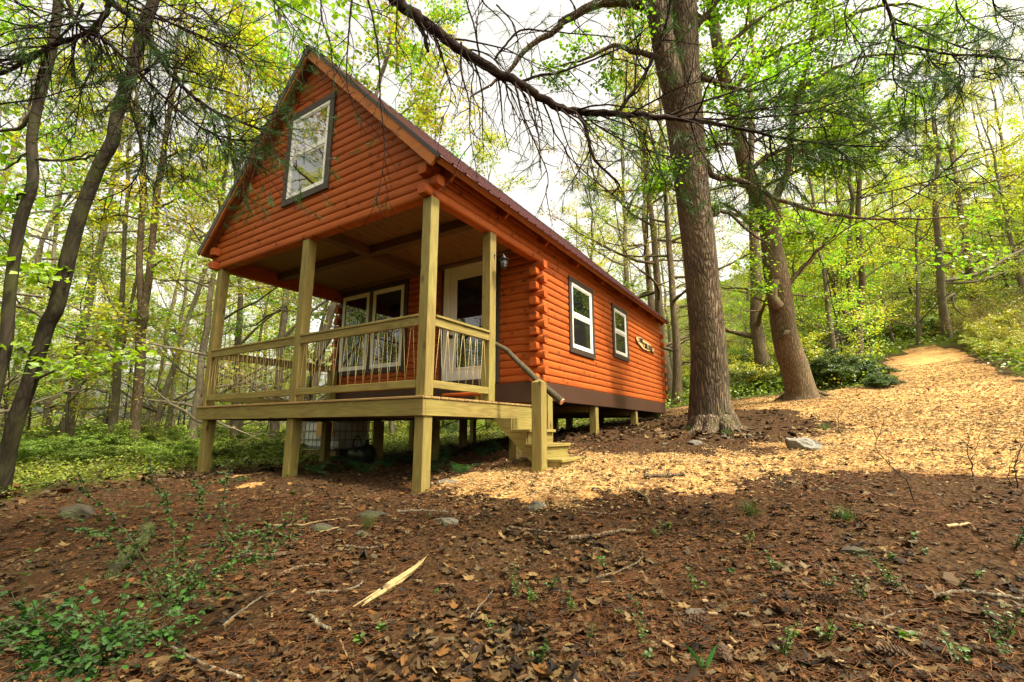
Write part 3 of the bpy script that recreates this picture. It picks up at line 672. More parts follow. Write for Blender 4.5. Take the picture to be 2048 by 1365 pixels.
brd=link('board',np_mesh('board',np.vstack(m.V),[np.array(v) for v in m.F.values()],[SIGNW,BARK2],midx=[1]*n+[0]),sg)
STROKE={'L':[[(0,1),(0,0),(.7,0)]],'O':[[(.1,.15),(0,.5),(.1,.85),(.4,1),(.7,.85),(.8,.5),(.7,.15),(.4,0),(.1,.15)]],'N':[[(0,0),(0,1),(.75,0),(.75,1)]],'E':[[(.7,1),(0,1),(0,0),(.7,0)],[(0,.5),(.55,.5)]],
 'P':[[(0,0),(0,1),(.5,1),(.72,.8),(.5,.52),(0,.5)]],'I':[[(.15,0),(.15,1)]],'D':[[(0,0),(0,1),(.45,1),(.78,.6),(.7,.2),(.4,0),(0,0)]],'G':[[(.75,.85),(.4,1),(.08,.75),(0,.4),(.2,.05),(.55,0),(.78,.2),(.78,.45),(.45,.45)]]}
m=MB()
def letters(txt,s,z,h,step):
    for k,ch in enumerate(txt):
        o=s
        for stx in STROKE[ch]:
            for (a,b),(c,d_) in zip(stx[:-1],stx[1:]):
                p0=np.array([o+a*h*.72,z+b*h]);p1=np.array([o+c*h*.72,z+d_*h]); dd=p1-p0; L=np.linalg.norm(dd); dd/=L; nn=np.array([-dd[1],dd[0]])*.011; p0=p0-dd*.008;p1=p1+dd*.008
                q=[p0-nn,p1-nn,p1+nn,p0+nn]; m.hexa([(.034,x[0],x[1]) for x in q]+[(.044,x[0],x[1]) for x in q])
        s+=step*(.5 if ch=='I' else 1); z-=.002
letters('LONE',-.66,-.005,.115,.112); letters('PINE',-.25,-.095,.125,.118); letters('LODGE',.10,-.09,.125,.108)
m.build('lettering',BLACK,sg)
m=MB(); m.tube([(.034,.715,-.085),(.046,.715,-.085)],[.03,.026],10); m.hexa([(.034,a,b) for a,b in ((.69,-.075),(.74,-.075),(.728,-.045),(.702,-.045))]+[(.044,a,b) for a,b in ((.69,-.075),(.74,-.075),(.728,-.045),(.702,-.045))]); m.build('pine_cone_emblem',BLACK,sg)
# ------------------------------------------------------------------ wooden step bench on the porch before the door
bn=thing('step_bench','low orange wooden step on the porch deck below the glass door','step',(-1.05,2.2,0.))
MB().box(-.46,.30,-.17,.17,.165,.21,.012).build('top',LOGX,bn)
for x in (-.40,.2): MB().box(x,x+.045,-.14,.14,.001,.164,.006).build('leg',LUM[2],bn)
MB().box(.302,.36,-.13,.13,.12,.19,.01).build('end_block',LUM[1],bn)
# ------------------------------------------------------------------ water tank in a wire cage, and pump, beneath the porch
tk=thing('water_tank','white plastic water tank in a wire cage under the porch','water tank',(-5.75,3.3,hz1(-5.3,3.5)+.02),.0)
TANK=m_flat('tank_plastic',(.62,.64,.60),.35,.5,var=.06,scale=3.); STEEL=m_flat('galvanised_wire',(.25,.25,.24),.4,.5,.8)
m=MB(); m.box(-.57,.57,-.47,.47,.14,1.1,.08); m.build('tank',TANK,tk)
m=MB()
for z in np.linspace(.16,1.12,6): m.tube([(-.6,-.5,z),(.6,-.5,z),(.6,.5,z),(-.6,.5,z),(-.6,-.5,z),(-.5,-.5,z)],.012,6)
for x in np.linspace(-.6,.6,9):
    for y in (-.515,.515): m.tube([(x,y,.14),(x,y,1.13)],.009,6)
for y in np.linspace(-.4,.4,6):
    for x in (-.615,.615): m.tube([(x,y,.14),(x,y,1.13)],.009,6)
m.build('cage',STEEL,tk)
m=MB()
for y in (-.45,-.03,.39): m.box(-.6,.6,y,y+.09,0,.12,.006)
m.build('pallet',m_flat('pallet_wood',(.16,.10,.05),.8,.2,var=.3),tk)
MB().box(-.02,.55,-.535,-.522,.42,1.12,.004).build('panel',m_flat('plywood_panel',(.42,.24,.09),.7,.2,var=.25,scale=3.),tk)
_q=at(722,885,8.2); pm=thing('water_pump','dark round water pump with hoop handle standing in front of the tank','pump',(_q[0],_q[1],hz1(_q[0],_q[1])))
PUMPM=m_flat('dark_green_metal',(.02,.03,.02),.4,.5,.2)
m=MB(); m.tube([(-.18,0,.16),(-.17,0,.16),(.1,0,.16),(.12,0,.16)],[.05,.13,.13,.06],16); m.build('motor',PUMPM,pm,True)
m=MB(); m.tube([(.12,0,.17),(.13,0,.17),(.2,0,.17),(.21,0,.17)],[.05,.17,.17,.05],18); m.tube([(.16,0,.32),(.16,0,.42)],[.035,.035],10); m.build('volute',PUMPM,pm,True)
m=MB(); m.tube([(-.1+.11*math.cos(a),0,.28+.2*math.sin(a)) for a in np.linspace(-.2,PI+.2,16)],.014,7); m.build('handle',BLACK,pm,True)
for x_ in (-.2,.05): MB().box(x_,x_+.09,-.1,.1,0,.05).build('foot',BLACK,pm)
# ------------------------------------------------------------------ plants: growing rules
class Tree:
    """tapered limbs as tubes, leaves as folded-free small faces"""
    def __init__(s,seed): s.r=R_(seed); s.V=[];s.Q=[];s.n=0;s.LP=[];s.LD=[];s.LS=[]
    def tube(s,P,rad,sides,rough=None):
        V,Q,e=tube_np(P,rad,sides,rough); s.V.append(V); s.Q.append(Q+s.n); s.n+=len(V)
    def trunk_mesh(s,name,mat): return np_mesh(name,np.vstack(s.V),[np.vstack(s.Q)],mat,smooth=True)
    def leaves(s,P,D,S): s.LP.append(P); s.LD.append(D); s.LS.append(S)
    def crown_mesh(s,name,mat,pal,tilt=.55,aspect=.8,vr=.25):
        P=np.vstack(s.LP); D=np.vstack(s.LD); S=np.concatenate(s.LS); r=s.r; n=len(P)
        Nn=np.stack([r.normal(0,tilt,n),r.normal(0,tilt,n),np.ones(n)],-1); Nn/=np.linalg.norm(Nn,axis=1)[:,None]
        D=D+r.normal(0,.6,(n,3)); D-=Nn*(D*Nn).sum(1)[:,None]; D/=np.linalg.norm(D,axis=1)[:,None]+1e-9; B=np.cross(Nn,D)
        l=S[:,None]; w=l*aspect*.5; dr=np.array([0,0,-.25])
        V=np.stack([P,P+D*l*.4+B*w,P+D*l+dr*l*.6,P+D*l*.4-B*w],1).reshape(-1,3)
        F=np.arange(n*4).reshape(-1,4); pal=np.array(pal)
        # colour varies by spray (low frequency) and by leaf
        q=vnoise(P[:,0]*.9+7,P[:,1]*.9+P[:,2]*.7,5)*.5+.5; k=np.clip((q+r.normal(0,.22,n))*len(pal),0,len(pal)-1).astype(int)
        c=pal[k]*(1+r.uniform(-vr,vr,n))[:,None]
        return np_mesh(name,V,[F],mat,cols=np.repeat(c,4,0))
def perp(d,r):
    v=r.normal(size=3); v-=d*(v@d); return v/(np.linalg.norm(v)+1e-9)
def limb(t,p0,d0,L,r0,lvl,mx,P):
    """recursive limb: lvl 1 = bough ... mx = leaf-bearing twig"""
    r=t.r; n=(8,6,4,3)[min(lvl,3)]; pts=[p0]; d=d0.copy(); st=L/(n-1)
    for i in range(n-1):
        d=d+r.normal(0,P['wob'],3)+np.array([0,0,P['grav'][min(lvl,len(P['grav'])-1)]]); d/=np.linalg.norm(d); pts.append(pts[-1]+d*st)
    pts=np.array(pts); rad=r0*np.linspace(1,.22 if lvl<mx else .3,n)
    t.tube(pts,np.maximum(rad,P.get('rmin',.004)),(7,5,4,3)[min(lvl,3)])
    if lvl>=mx:
        m=P['leafn']; k=r.uniform(.15,1.05,m)*(n-1); i=np.clip(k.astype(int),0,n-2); f=np.clip(k-i,0,1.1)[:,None]
        q=pts[i]*(1-f)+pts[i+1]*f+r.normal(0,P['lspread'],(m,3))*np.array([1,1,.55])
        keep=r.uniform(0,1,m)<P.get('dens',1.)
        dd=pts[i+1]-pts[i]; dd/=np.linalg.norm(dd,axis=1)[:,None]
        t.leaves(q[keep],dd[keep],(P['leaf']*r.uniform(.6,1.25,m))[keep]); return pts
    nb=P['nb'][lvl]
    for k in range(nb):
        f=P['f0'][lvl]+(1-P['f0'][lvl])*(k+r.uniform(.2,.8))/nb; x=f*(n-1); i=min(int(x),n-2); q=pts[i]+(pts[i+1]-pts[i])*(x-i)
        dd=pts[i+1]-pts[i]; dd/=np.linalg.norm(dd)
        side=np.cross(dd,[0,0,1]); side/=np.linalg.norm(side)+1e-9; side*=(1 if k%2 else -1)
        nd=dd*r.uniform(.45,.85)+side*r.uniform(.5,.9)+r.normal(0,.22,3)+np.array([0,0,P['lift'][lvl]]); nd/=np.linalg.norm(nd)
        limb(t,q,nd,L*P['lr'][lvl]*r.uniform(.7,1.2)*(1-.45*f),max(r0*(1-.75*f)*.55,P.get('rmin',.004)),lvl+1,mx,P)
    return pts
PB=dict(wob=.13,grav=(0,.05,.02,-.02),nb=(0,6,5,0),f0=(0,.25,.2,0),lr=(0,.5,.5,0),lift=(0,.12,.1,0),leafn=11,lspread=.14,leaf=.10,rmin=.004)
def deciduous(seed,H,r0,first=.3,nl=15,LL=.3,lean=.08,P=None,elev=(.2,1.1),mx=3,fork=0,flare=1.35,lowdead=3):
    t=Tree(seed); r=t.r; P={**PB,**(P or {})}
    n=16; zz=np.linspace(0,1,n); lx,ly=r.normal(0,lean,2); wx=np.cumsum(r.normal(0,.012,n))*H*.35; wy=np.cumsum(r.normal(0,.012,n))*H*.35
    T=np.stack([lx*zz**1.2*H*.7+wx-wx[0],ly*zz**1.2*H*.7+wy-wy[0],zz*H-.15],-1); rad=r0*(1-.86*zz**.9); rad[0]*=flare; rad[1]*=1.04
    rough=1+.07*r.normal(size=(n,9)); t.tube(T,rad,9,rough)
    az=r.uniform(0,2*PI)
    for k in range(nl+lowdead):
        dead=k>=nl
        f=(first+(1-first)*((k+r.uniform(0,.6))/nl)**.9) if not dead else r.uniform(.06,max(first,.12))
        f=min(f,.985); x=f*(n-1); i=min(int(x),n-2); q=T[i]+(T[i+1]-T[i])*(x-i)
        az+=2.4+r.normal(0,.4); e=elev[0]+(elev[1]-elev[0])*((f-first)/(1-first+1e-9) if not dead else 0)+r.normal(0,.15)
        d=np.array([math.cos(az)*math.cos(e),math.sin(az)*math.cos(e),math.sin(e)])
        L=H*LL*(1-.62*(f-first)/(1-first) if not dead else .6)*r.uniform(.65,1.2)
        if dead: PP={**P,'leafn':P['leafn'],'dens':.12 if r.uniform()<.6 else .8,'nb':(0,4,3,0)}
        else: PP=P
        limb(t,q,d,L,max(r0*(1-.86*f)*.5,.012),1,mx,PP)
    return t
YG=[(.32,.37,.025),(.38,.41,.03),(.42,.40,.037),(.27,.36,.022),(.45,.38,.042)]
GR=[(.16,.32,.018),(.20,.37,.022),(.24,.40,.025),(.13,.26,.016)]
OL=[(.33,.30,.038),(.37,.30,.045),(.38,.27,.05),(.29,.30,.034)]
DG=[(.045,.095,.011),(.065,.13,.013),(.095,.165,.017)]
SPEC=[ # seed,H,r0,first,nl,LL,lean,palette,P,bark
 (11,17,.16,.22,17,.26,.05,YG,dict(leaf=.10),BARKG),
 (12,19,.21,.30,16,.27,.05,YG+OL,dict(leaf=.10),BARK2),
 (13,15,.12,.18,16,.28,.08,GR+YG,dict(leaf=.11),BARKG),
 (14,20,.26,.28,17,.27,.04,OL+YG,dict(leaf=.095,leafn=10),BARK2),
 (15,13,.09,.12,15,.30,.10,YG,dict(leaf=.10,leafn=12),BARKG),
 (16,18,.18,.25,16,.29,.06,GR,dict(leaf=.12),BARKG),
 (17,9,.055,.10,13,.36,.10,YG+GR,dict(leaf=.10,leafn=12,grav=(0,-.01,-.01,-.03)),BARKS),
 (18,6.5,.04,.08,12,.40,.12,GR+YG,dict(leaf=.10,leafn=12,grav=(0,-.02,-.02,-.03)),BARKS),
 (19,16,.13,.35,14,.22,.06,OL,dict(leaf=.07,leafn=4),BARKG)]
VAR=[]
for sd,H,r0,fi,nl,LL,le,pal,P,bk in SPEC:
    t=deciduous(sd,H,r0,fi,nl,LL,le,P); VAR.append((t.trunk_mesh('trunk',bk),t.crown_mesh('crown',LEAF,pal)))
def plant(name,label,cat,group,x,y,var,s=1.,rz=0.,z=None,tilt=(0,0)):
    o=thing(name,label,cat,(x,y,(hz1(x,y) if z is None else z)),rz,group); o.scale=(s,s,s); o.rotation_euler=(tilt[0],tilt[1],rz)
    a,b=VAR[var] if isinstance(var,int) else var
    link('trunk',a,o); link('crown',b,o); return o
# ------------------------------------------------------------------ named trees traced where they stand
def path3(L,dep): return np.array([at(u,v,d if d else dep) for u,v,d in [(q[0],q[1],q[2] if len(q)>2 else None) for q in L]])
def hero(name,label,cat,stems,limbs,dep,bark,mat,pal,seed,P,group=None,sides=12,crown_on=True,rough=.05):
    """stems: list of (pixel path, widths px); limbs: (pixel path, width0 px, width1 px, leafy)"""
    t=Tree(seed); r=t.r; P={**PB,**P}
    for L,w in stems:
        C=path3(L,dep); m=max(12,len(C)*5); X=curve(np.hstack([C,(np.array(w)*np.array([1/math.hypot(1,(q[0]-1024)/FPX) for q in L]))[:,None]*dep/FPX/2]),m)
        th=np.arange(sides)*2*PI/sides
        rg=1+rough*np.array([[vnoise(math.cos(a)*2.2+seed,math.sin(a)*2.2+i*.16,seed)*1.0+.6*vnoise(a*5.,i*.35,seed+1)*math.sin(a/2)**2 for a in th] for i in range(m)]).reshape(m,sides)
        t.tube(X[:,:3],X[:,3],sides,rg)
        t.stem=X
    for q in limbs:
        L,w0,w1,leafy=q[:4]; C=path3(L,dep); m=max(6,len(C)*3); X=curve(C,m); X[1:-1]+=r.normal(0,.015,(m-2,3)); rad=np.linspace(w0,w1,m)*dep/FPX/2
        t.tube(X,rad,7)
        if leafy:
            nb=int(leafy)
            for k in range(nb):
                f=.2+.8*(k+.5)/nb; x=f*(m-1); i=min(int(x),m-2); d=X[i+1]-X[i]; d/=np.linalg.norm(d); side=np.cross(d,[0,0,1]); side/=np.linalg.norm(side)+1e-9
                nd=d*.6+side*(1 if k%2 else -1)*.7+r.normal(0,.25,3)+[0,0,.05]; nd/=np.linalg.norm(nd)
                limb(t,X[i]+(X[i+1]-X[i])*(x-i),nd,np.linalg.norm(X[-1]-X[0])*.38*r.uniform(.7,1.2),max(rad[i]*.5,.006),2,3,P)
            limb(t,X[-1],(X[-1]-X[-2])/np.linalg.norm(X[-1]-X[-2]),.6,max(rad[-1],.005),3,3,P)
    return t
def finish(t,name,label,cat,base,bark,mat,pal,group=None):
    o=thing(name,label,cat,tuple(base),0,group)
    V=np.vstack(t.V)-base; a=link('trunk',np_mesh('trunk',V,[np.vstack(t.Q)],bark,smooth=True),o)
    if t.LP:
        t.LP=[q-base for q in t.LP]; link('crown',t.crown_mesh('crown',mat,pal),o)
    return o
def canopy(t,p0,r0,H,nl,LL,P,first=0.,elev=(.1,1.),az0=None,azr=None,seed=0):
    """boughs all along a rising stem that starts at p0 (part of the tree above the picture)"""
    r=t.r; n=8; pts=np.array([p0+np.array([.06*math.sin(i*1.7+seed)*H/6,.06*math.cos(i*1.3+seed)*H/6,H*i/(n-1)]) for i in range(n)]); t.tube(pts,r0*np.linspace(1,.15,n),8)
    az=r.uniform(0,6.28)
    for k in range(nl):
        f=first+(1-first)*(k+.5)/nl; x=f*(n-1); i=min(int(x),n-2); q=pts[i]+(pts[i+1]-pts[i])*(x-i); az+=2.4+r.normal(0,.3)
        a=az if azr is None else az0+r.uniform(-azr,azr)
        e=elev[0]+(elev[1]-elev[0])*f+r.normal(0,.12); d=np.array([math.cos(a)*math.cos(e),math.sin(a)*math.cos(e),math.sin(e)])
        limb(t,q,d,LL*(1-.55*f)*r.uniform(.7,1.2),max(r0*(1-.85*f)*.45,.02),1,3,P)
D1=9.7
HP=dict(leaf=.085,leafn=38,lspread=.16,dens=1.)
# the great oak by the cabin
b1=gp(1428,858)
t=hero('','','',[([(1429,872),(1427,850),(1420,800),(1416,700),(1407,600),(1398,500),(1387,400),(1377,320),(1369,240),(1362,185)],[142,110,85,73,70,67,67,69,76,84]),
  ([(1366,260),(1372,180),(1372,100),(1368,0),(1362,-120),(1350,-300)],[44,58,52,48,44,36]),([(1366,260),(1354,190),(1336,130),(1322,60),(1310,0),(1290,-120),(1270,-260)],[40,52,50,46,44,40,32])],
 [([(1330,70),(1300,18),(1250,3),(1195,8),(1134,40),(1113,60),(1058,94),(1022,136),(983,170),(940,195)],26,3,0),
  ([(1412,320),(1428,354),(1482,360),(1552,398),(1635,422),(1718,437),(1810,437),(1900,435)],13,3,2),
  ([(1425,430),(1450,425),(1490,455),(1515,475),(1540,490)],8,3,0),
  ([(1395,150),(1440,170),(1500,180),(1560,165)],12,3,6),([(1340,110),(1290,110),(1230,90),(1180,118),(1128,130)],14,3,4),
  ([(1380,60),(1420,20),(1470,-30),(1540,-60)],14,4,8),([(1320,20),(1250,-40),(1190,-70)],12,4,6),
  ([(1372,330),(1340,345),(1300,380)],7,2,3)],D1,BARK,LEAFH,GR,31,HP,sides=44,rough=.045)
top=at(1350,-300,D1); canopy(t,top,.2,8,11,5.,{**PB,**HP},elev=(.1,1.1)); top=at(1270,-260,D1); canopy(t,top,.17,7,9,4.5,{**PB,**HP},elev=(.1,1.1))
for a in np.linspace(0,2*PI,9)[:-1]:
    a+=t.r.normal(0,.2); L=t.r.uniform(.7,1.1); q=[b1+np.array([math.cos(a)*d,math.sin(a)*d,0]) for d in (.22,.42,.62,L)]
    for c_,h in zip(q,(.16,.0,-.06,-.10)): c_[2]=hz1(c_[0],c_[1])+h
    t.tube(curve(q,10),np.interp(np.linspace(0,1,10),[0,.4,.7,1],[.2,.13,.085,.03]),9,1+.08*t.r.normal(size=(10,9)))
finish(t,'oak_tree','thick furrowed forking trunk, nearest big tree beside the cabin wall','tree',b1,BARK,LEAFH,GR)
# leaning maple beyond it
D2=13.
t=hero('','','',[([(1603,800),(1600,780),(1588,735),(1577,700),(1566,650),(1560,600),(1550,540),(1544,500),(1540,460),(1532,415),(1508,375),(1490,331),(1473,248),(1457,186),(1440,124),(1420,0),(1395,-150)],[80,66,60,57,53,52,50,45,42,40,34,31,28,26,24,20,16]),
  ([(1538,450),(1546,414),(1560,375),(1573,352),(1581,290),(1590,220),(1620,100),(1640,-30)],[26,22,18,15,13,12,10,8])],
 [([(1558,600),(1566,580),(1590,555),(1615,525),(1640,497),(1660,470)],13,5,2),([(1550,600),(1538,590),(1515,570),(1492,578),(1450,577),(1420,560)],8,2,2),
  ([(1553,612),(1535,610),(1500,590),(1470,582)],5,2,1),([(1535,455),(1515,460),(1480,430),(1440,405),(1410,430)],9,3,3),([(1560,480),(1590,465),(1625,470)],7,3,2),
  ([(1505,380),(1470,370),(1420,380)],8,3,1),([(1480,290),(1440,290),(1400,300)],8,3,3),([(1500,340),(1540,310),(1600,290),(1680,270)],11,3,7),([(1478,250),(1520,215),(1580,190),(1660,180)],11,3,9),
  ([(1460,190),(1500,140),(1560,100),(1640,70)],11,3,9),([(1455,180),(1410,150),(1350,140)],8,3,6),([(1440,110),(1490,60),(1560,10),(1650,-20)],11,3,9),([(1430,60),(1380,20),(1300,0)],9,3,8),
  ([(1590,230),(1640,220),(1720,240),(1800,230)],9,3,9),([(1583,300),(1640,310),(1720,330)],8,3,8),([(1600,180),(1660,140),(1750,110),(1840,110)],9,3,9),([(1625,80),(1700,30),(1800,10),(1900,30)],10,3,9),([(1412,-50),(1330,-40),(1250,-30)],8,3,7)],
  D2,BARK2,LEAFH,GR,32,dict(leaf=.09,leafn=50,lspread=.19),sides=28,rough=.05)
for k,(u,v) in enumerate(((1395,-150),(1640,-30))): canopy(t,at(u,v,D2),.12,6,9,4.,{**PB,'leaf':.10,'leafn':32,'lspread':.18},elev=(.0,1.),seed=k)
b2=gp(1602,797)
for a in np.linspace(0,2*PI,8)[:-1]:
    a+=t.r.normal(0,.2); q=b2+np.array([math.cos(a)*.32,math.sin(a)*.32,.2]); e=b2+np.array([math.cos(a)*1.,math.sin(a)*1.,0]); e[2]=hz1(e[0],e[1])-.06
    t.tube(curve([q,(q+e)/2-[0,0,.05],e],6),np.linspace(.08,.02,6),7)
# broken stub and burl
C=path3([(1556,615),(1546,600),(1545,585),(1551,560)],12.75); t.tube(curve(C,8),np.linspace(.17,.10,8),9)
C=path3([(1574,672),(1570,668),(1566,664)],12.65); t.tube(curve(C,5),[.03,.12,.15,.12,.04],9)
finish(t,'maple_tree','leaning brown maple with a broken stub at the edge of the chip clearing','tree',b2,BARK2,LEAFH,GR)
SLP=dict(leaf=.10,leafn=11,lspread=.13)
def slim(label,stems,limbs,dep,seed,pal,bark=BARKS,top=None,th=(6,10,3.5),base=None,sides=12,P=SLP):
    t=hero('','','',stems,limbs,dep,bark,LEAF,pal,seed,P,sides=sides,rough=.06)
    for k,tp in enumerate(top or []): canopy(t,at(tp[0],tp[1],dep),tp[2],th[0],th[1],th[2],{**PB,**P},elev=(.0,1.),seed=seed+k)
    L=stems[0][0]; b=base if base is not None else gp(*L[0][:2])
    if base is None and len(stems[0][0])>1: pass
    return finish(t,'tree',label,'tree',b,bark,LEAF,pal)
slim('slim bare crooked trunk bending at the far left edge of the photo',[([(-42,1010),(-28,880),(-2,750),(12,690),(18,610),(25,545),(40,448),(64,372),(65,323),(64,277),(75,215),(92,150),(108,80),(117,0),(125,-130)],[36,33,31,30,29,28,27,26,25,25,24,23,22,21,18])],
 [([(60,300),(30,330),(-20,345)],5,2,0),([(65,320),(130,318),(180,305),(205,298)],5,2,0),([(78,215),(40,255),(0,262),(-40,280)],9,4,0),([(62,380),(20,400),(-30,395)],6,2,3)],5.6,41,GR,top=[(125,-130,.05)],base=gp(-42,1010))
slim('dark slender trunk leaning steeply to the right across the left woods',[([(-16,1030),(0,985),(18,897),(38,824),(59,765),(79,700),(95,650),(111,619),(126,560),(134,523),(154,448),(175,390),(200,329),(225,283),(231,246),(243,200),(261,148),(277,92),(292,46),(308,0),(335,-90)],[48,44,40,39,38,37,36,36,36,35,34,32,30,29,28,28,27,26,25,24,20])],
 [([(60,768),(110,742),(160,735),(205,725)],6,2,3),([(75,712),(40,700),(0,690)],5,2,2),([(220,295),(190,312),(150,318),(95,320),(40,312),(0,315)],6,2,1),([(118,590),(80,560),(40,530)],5,2,3)],5.9,42,GR,top=[(335,-90,.06)],base=gp(-16,1030))
slim('dark two-stemmed tree in the left woods just left of the porch',[([(266,905),(268,880),(273,824),(278,760),(281,721),(281,677),(285,640),(287,600)],[30,26,23,22,21,22,24,24]),([(286,620),(293,590),(299,548),(306,470),(314,389),(326,319),(335,250),(350,150),(360,40)],[18,17,16,14,14,13,11,9,6]),([(284,620),(281,570),(279,523),(284,423),(287,349),(280,260),(270,150)],[18,16,14,13,12,9,6])],
 [([(280,640),(255,640),(232,620),(215,590),(204,560)],7,3,5),([(300,540),(330,520),(356,560)],5,2,4),([(310,420),(350,400),(390,390)],5,2,6),([(285,440),(240,430),(190,440)],5,2,6),([(325,320),(370,300),(420,310)],5,2,6),([(290,340),(240,320)],4,2,5),([(340,220),(390,180),(440,150)],4,2,6),([(278,250),(220,220),(170,230)],4,2,6),([(350,140),(410,90)],4,2,6)],14.,43,YG,bark=BARK2,base=gp(266,897),th=(4,7,3),top=[(360,40,.05),(270,150,.05)])
slim('grey tree with crooked low limbs, left of the dark two-stemmed tree',[([(222,885),(223,868),(228,830),(232,795),(235,736),(237,700),(240,677),(244,600),(246,560),(250,450),(256,380),(255,300)],[26,22,19,18,18,17,14,12,11,10,9,6]),([(236,735),(243,700),(252,655),(262,610),(268,580),(276,545)],[10,10,9,8,7,5])],
 [([(233,735),(226,720),(220,698),(205,688),(176,680),(145,676),(114,668),(80,650)],7,2,4),([(214,785),(180,778),(140,782),(100,790),(68,796)],5,2,3),([(215,815),(180,818),(120,812),(60,806)],5,2,3),([(250,450),(210,420),(160,430)],4,2,5),([(248,520),(290,500),(320,480)],4,2,5),([(255,380),(220,340)],3,1,5)],15.,44,YG,bark=BARKG,base=gp(222,880),th=(4,7,3),top=[(255,300,.05)])
slim('forked tree behind the dark green bush, with a curved low limb reaching left',[([(1716,725),(1715,690),(1714,660),(1713,640),(1722,600),(1724,560),(1720,500),(1716,430),(1722,330)],[30,25,23,21,15,14,13,12,9]),([(1712,645),(1702,600),(1697,540),(1700,470),(1705,400)],[15,13,12,11,8])],
 [([(1710,640),(1695,630),(1680,610),(1672,590),(1665,570),(1655,540),(1640,510)],9,4,6),([(1724,560),(1760,535),(1800,520)],4,2,5),([(1698,540),(1660,520),(1620,515)],4,2,5),([(1720,480),(1760,450),(1810,440)],4,2,6),([(1703,440),(1650,420),(1600,430)],4,2,6),([(1718,400),(1780,370)],4,2,6)],22.,45,YG+GR,bark=BARK2,base=gp(1716,722),th=(5,8,3.5),top=[(1722,330,.1),(1705,400,.1)])
slim('straight grey tree at the track crest with long bare limbs reaching right',[([(1900,715),(1897,690),(1890,640),(1884,600),(1880,540),(1877,480),(1872,430),(1872,380),(1878,300)],[32,24,21,19,18,16,14,12,9])],
 [([(1884,562),(1920,557),(1955,548),(1985,535),(2014,517),(2048,500),(2090,470)],9,6,6),([(1885,565),(1930,566),(1970,558),(2010,545),(2055,538)],6,3,5),([(1876,540),(1905,522),(1922,505),(1927,480),(1925,450)],7,4,5),([(1882,606),(1902,592),(1910,590)],7,5,0),([(1903,590),(1907,610),(1918,624),(1938,636)],5,3,0),([(1878,500),(1890,505),(1915,508)],5,3,3),([(1874,430),(1830,420),(1790,430)],4,2,6),([(1874,400),(1930,370),(1990,360)],5,2,6),([(1872,390),(1820,350)],4,2,6)],26.,46,YG+OL,bark=BARKG,base=gp(1900,708),th=(5,9,4),top=[(1878,300,.12)])
# ------------------------------------------------------------------ the rest of the woods: every tree an object
rng=R_(77)
used=[(b1[0],b1[1]),(b2[0],b2[1])]
def proj(p):
    d=np.asarray(p)-CAM; c=d@FW; return 1024+FPX*(d@RT2)/c,682.5-FPX*(d@UP2)/c,c
def free(x,y,dm,mg=.9):
    if (-6.6<x<1.8 and -3.5<y<11.2): return False
    if any((x-a)**2+(y-b)**2<dm*dm for a,b in used): return False
    return chipm(np.array([x]),np.array([y]))[0]<-mg
def label_for(x,y,v):
    u,vv,c=proj((x,y,hz1(x,y)+1.5)); dist='near' if c<22 else 'mid' if c<38 else 'far'
    zone='left' if u<400 else 'cabin' if u<1340 else 'right'
    return zone,dist
ZL={('left','near'):'slim leafy tree among the nearest trunks of the woods left of the porch',('left','mid'):'yellow-green leafy tree standing deeper in the woods left of the porch',('left','far'):'distant pale trunk and thin crown at the back of the left woods',
 ('cabin','near'):'leafy tree seen past the porch posts or over the roof, close behind the cabin',('cabin','mid'):'yellow-green tree showing behind and above the cabin roof',('cabin','far'):'distant thin tree seen between the porch posts or over the roof',
 ('right','near'):'young leafy tree on the slope just behind the two big trunks',('right','mid'):'yellow-green tree on the hillside either side of the chip track',('right','far'):'distant hazy tree high on the wooded hill above the track'}
def shades(x,y,L):
    t=np.linspace(0,L,12); return bool((chipm(x-t,y+0*t)>.1).any())
cnt=0
def forest(n,r0,r1,a0,a1,vs,dm,sc=(.8,1.2)):
    global cnt
    tries=0;k=0
    while k<n and tries<n*40:
        tries+=1; r=math.sqrt(rng.uniform(r0*r0,r1*r1)); a=rng.uniform(a0,a1); x,y=CAM[0]+r*math.sin(a),CAM[1]+r*math.cos(a)
        if not free(x,y,dm) or shades(x,y,11): continue
        v=int(rng.choice(vs))
        u_,_,c_=proj((x,y,0)); v=7 if 930<u_<1160 and c_<60 else v
        s=rng.uniform(*sc); ky=label_for(x,y,v)
        plant('forest_tree',ZL[ky],'tree','woodland trees: %s, %s'%ky,x,y,v,s,rng.uniform(0,6.28),tilt=tuple(rng.normal(0,.03,2))); used.append((x,y)); k+=1; cnt+=1
forest(20,13.5,24,-1.45,-.62,[2,4,4,6,2,8],2.3)
forest(44,24,50,-1.45,-.62,[0,2,4,4,6,6,2],2.4)
forest(14,50,85,-1.42,-.55,[0,1,2,3],3,(.9,1.3))
forest(15,17,34,-.62,-.05,[0,1,3,5,8],2.4)
forest(13,34,70,-.62,-.05,[0,1,3,2],3,(.9,1.3))
forest(6,19,30,.0,.40,[2,4,6,0],2.4,(.7,1.))
forest(8,28,52,-.08,.42,[0,1,2,3,4],2.6)
forest(9,50,95,-.08,.42,[0,1,2,3],3.2,(.9,1.3))
forest(12,42,95,-.06,.42,[0,4,2,6,6],2.6,(.9,1.3))
def grove(n,r0,r1,a0,a1,vs,sc,label,group):
    k=tries=0
    while k<n and tries<n*40:
        tries+=1; r=math.sqrt(rng.uniform(r0*r0,r1*r1)); a=rng.uniform(a0,a1); x,y=CAM[0]+r*math.sin(a),CAM[1]+r*math.cos(a)
        if not free(x,y,1.2,1.6) or shades(x,y,3): continue
        plant('sapling',label,'sapling',group,x,y,int(rng.choice(vs)),rng.uniform(*sc),rng.uniform(0,6.28),tilt=tuple(rng.normal(0,.05,2))); used.append((x,y)); k+=1
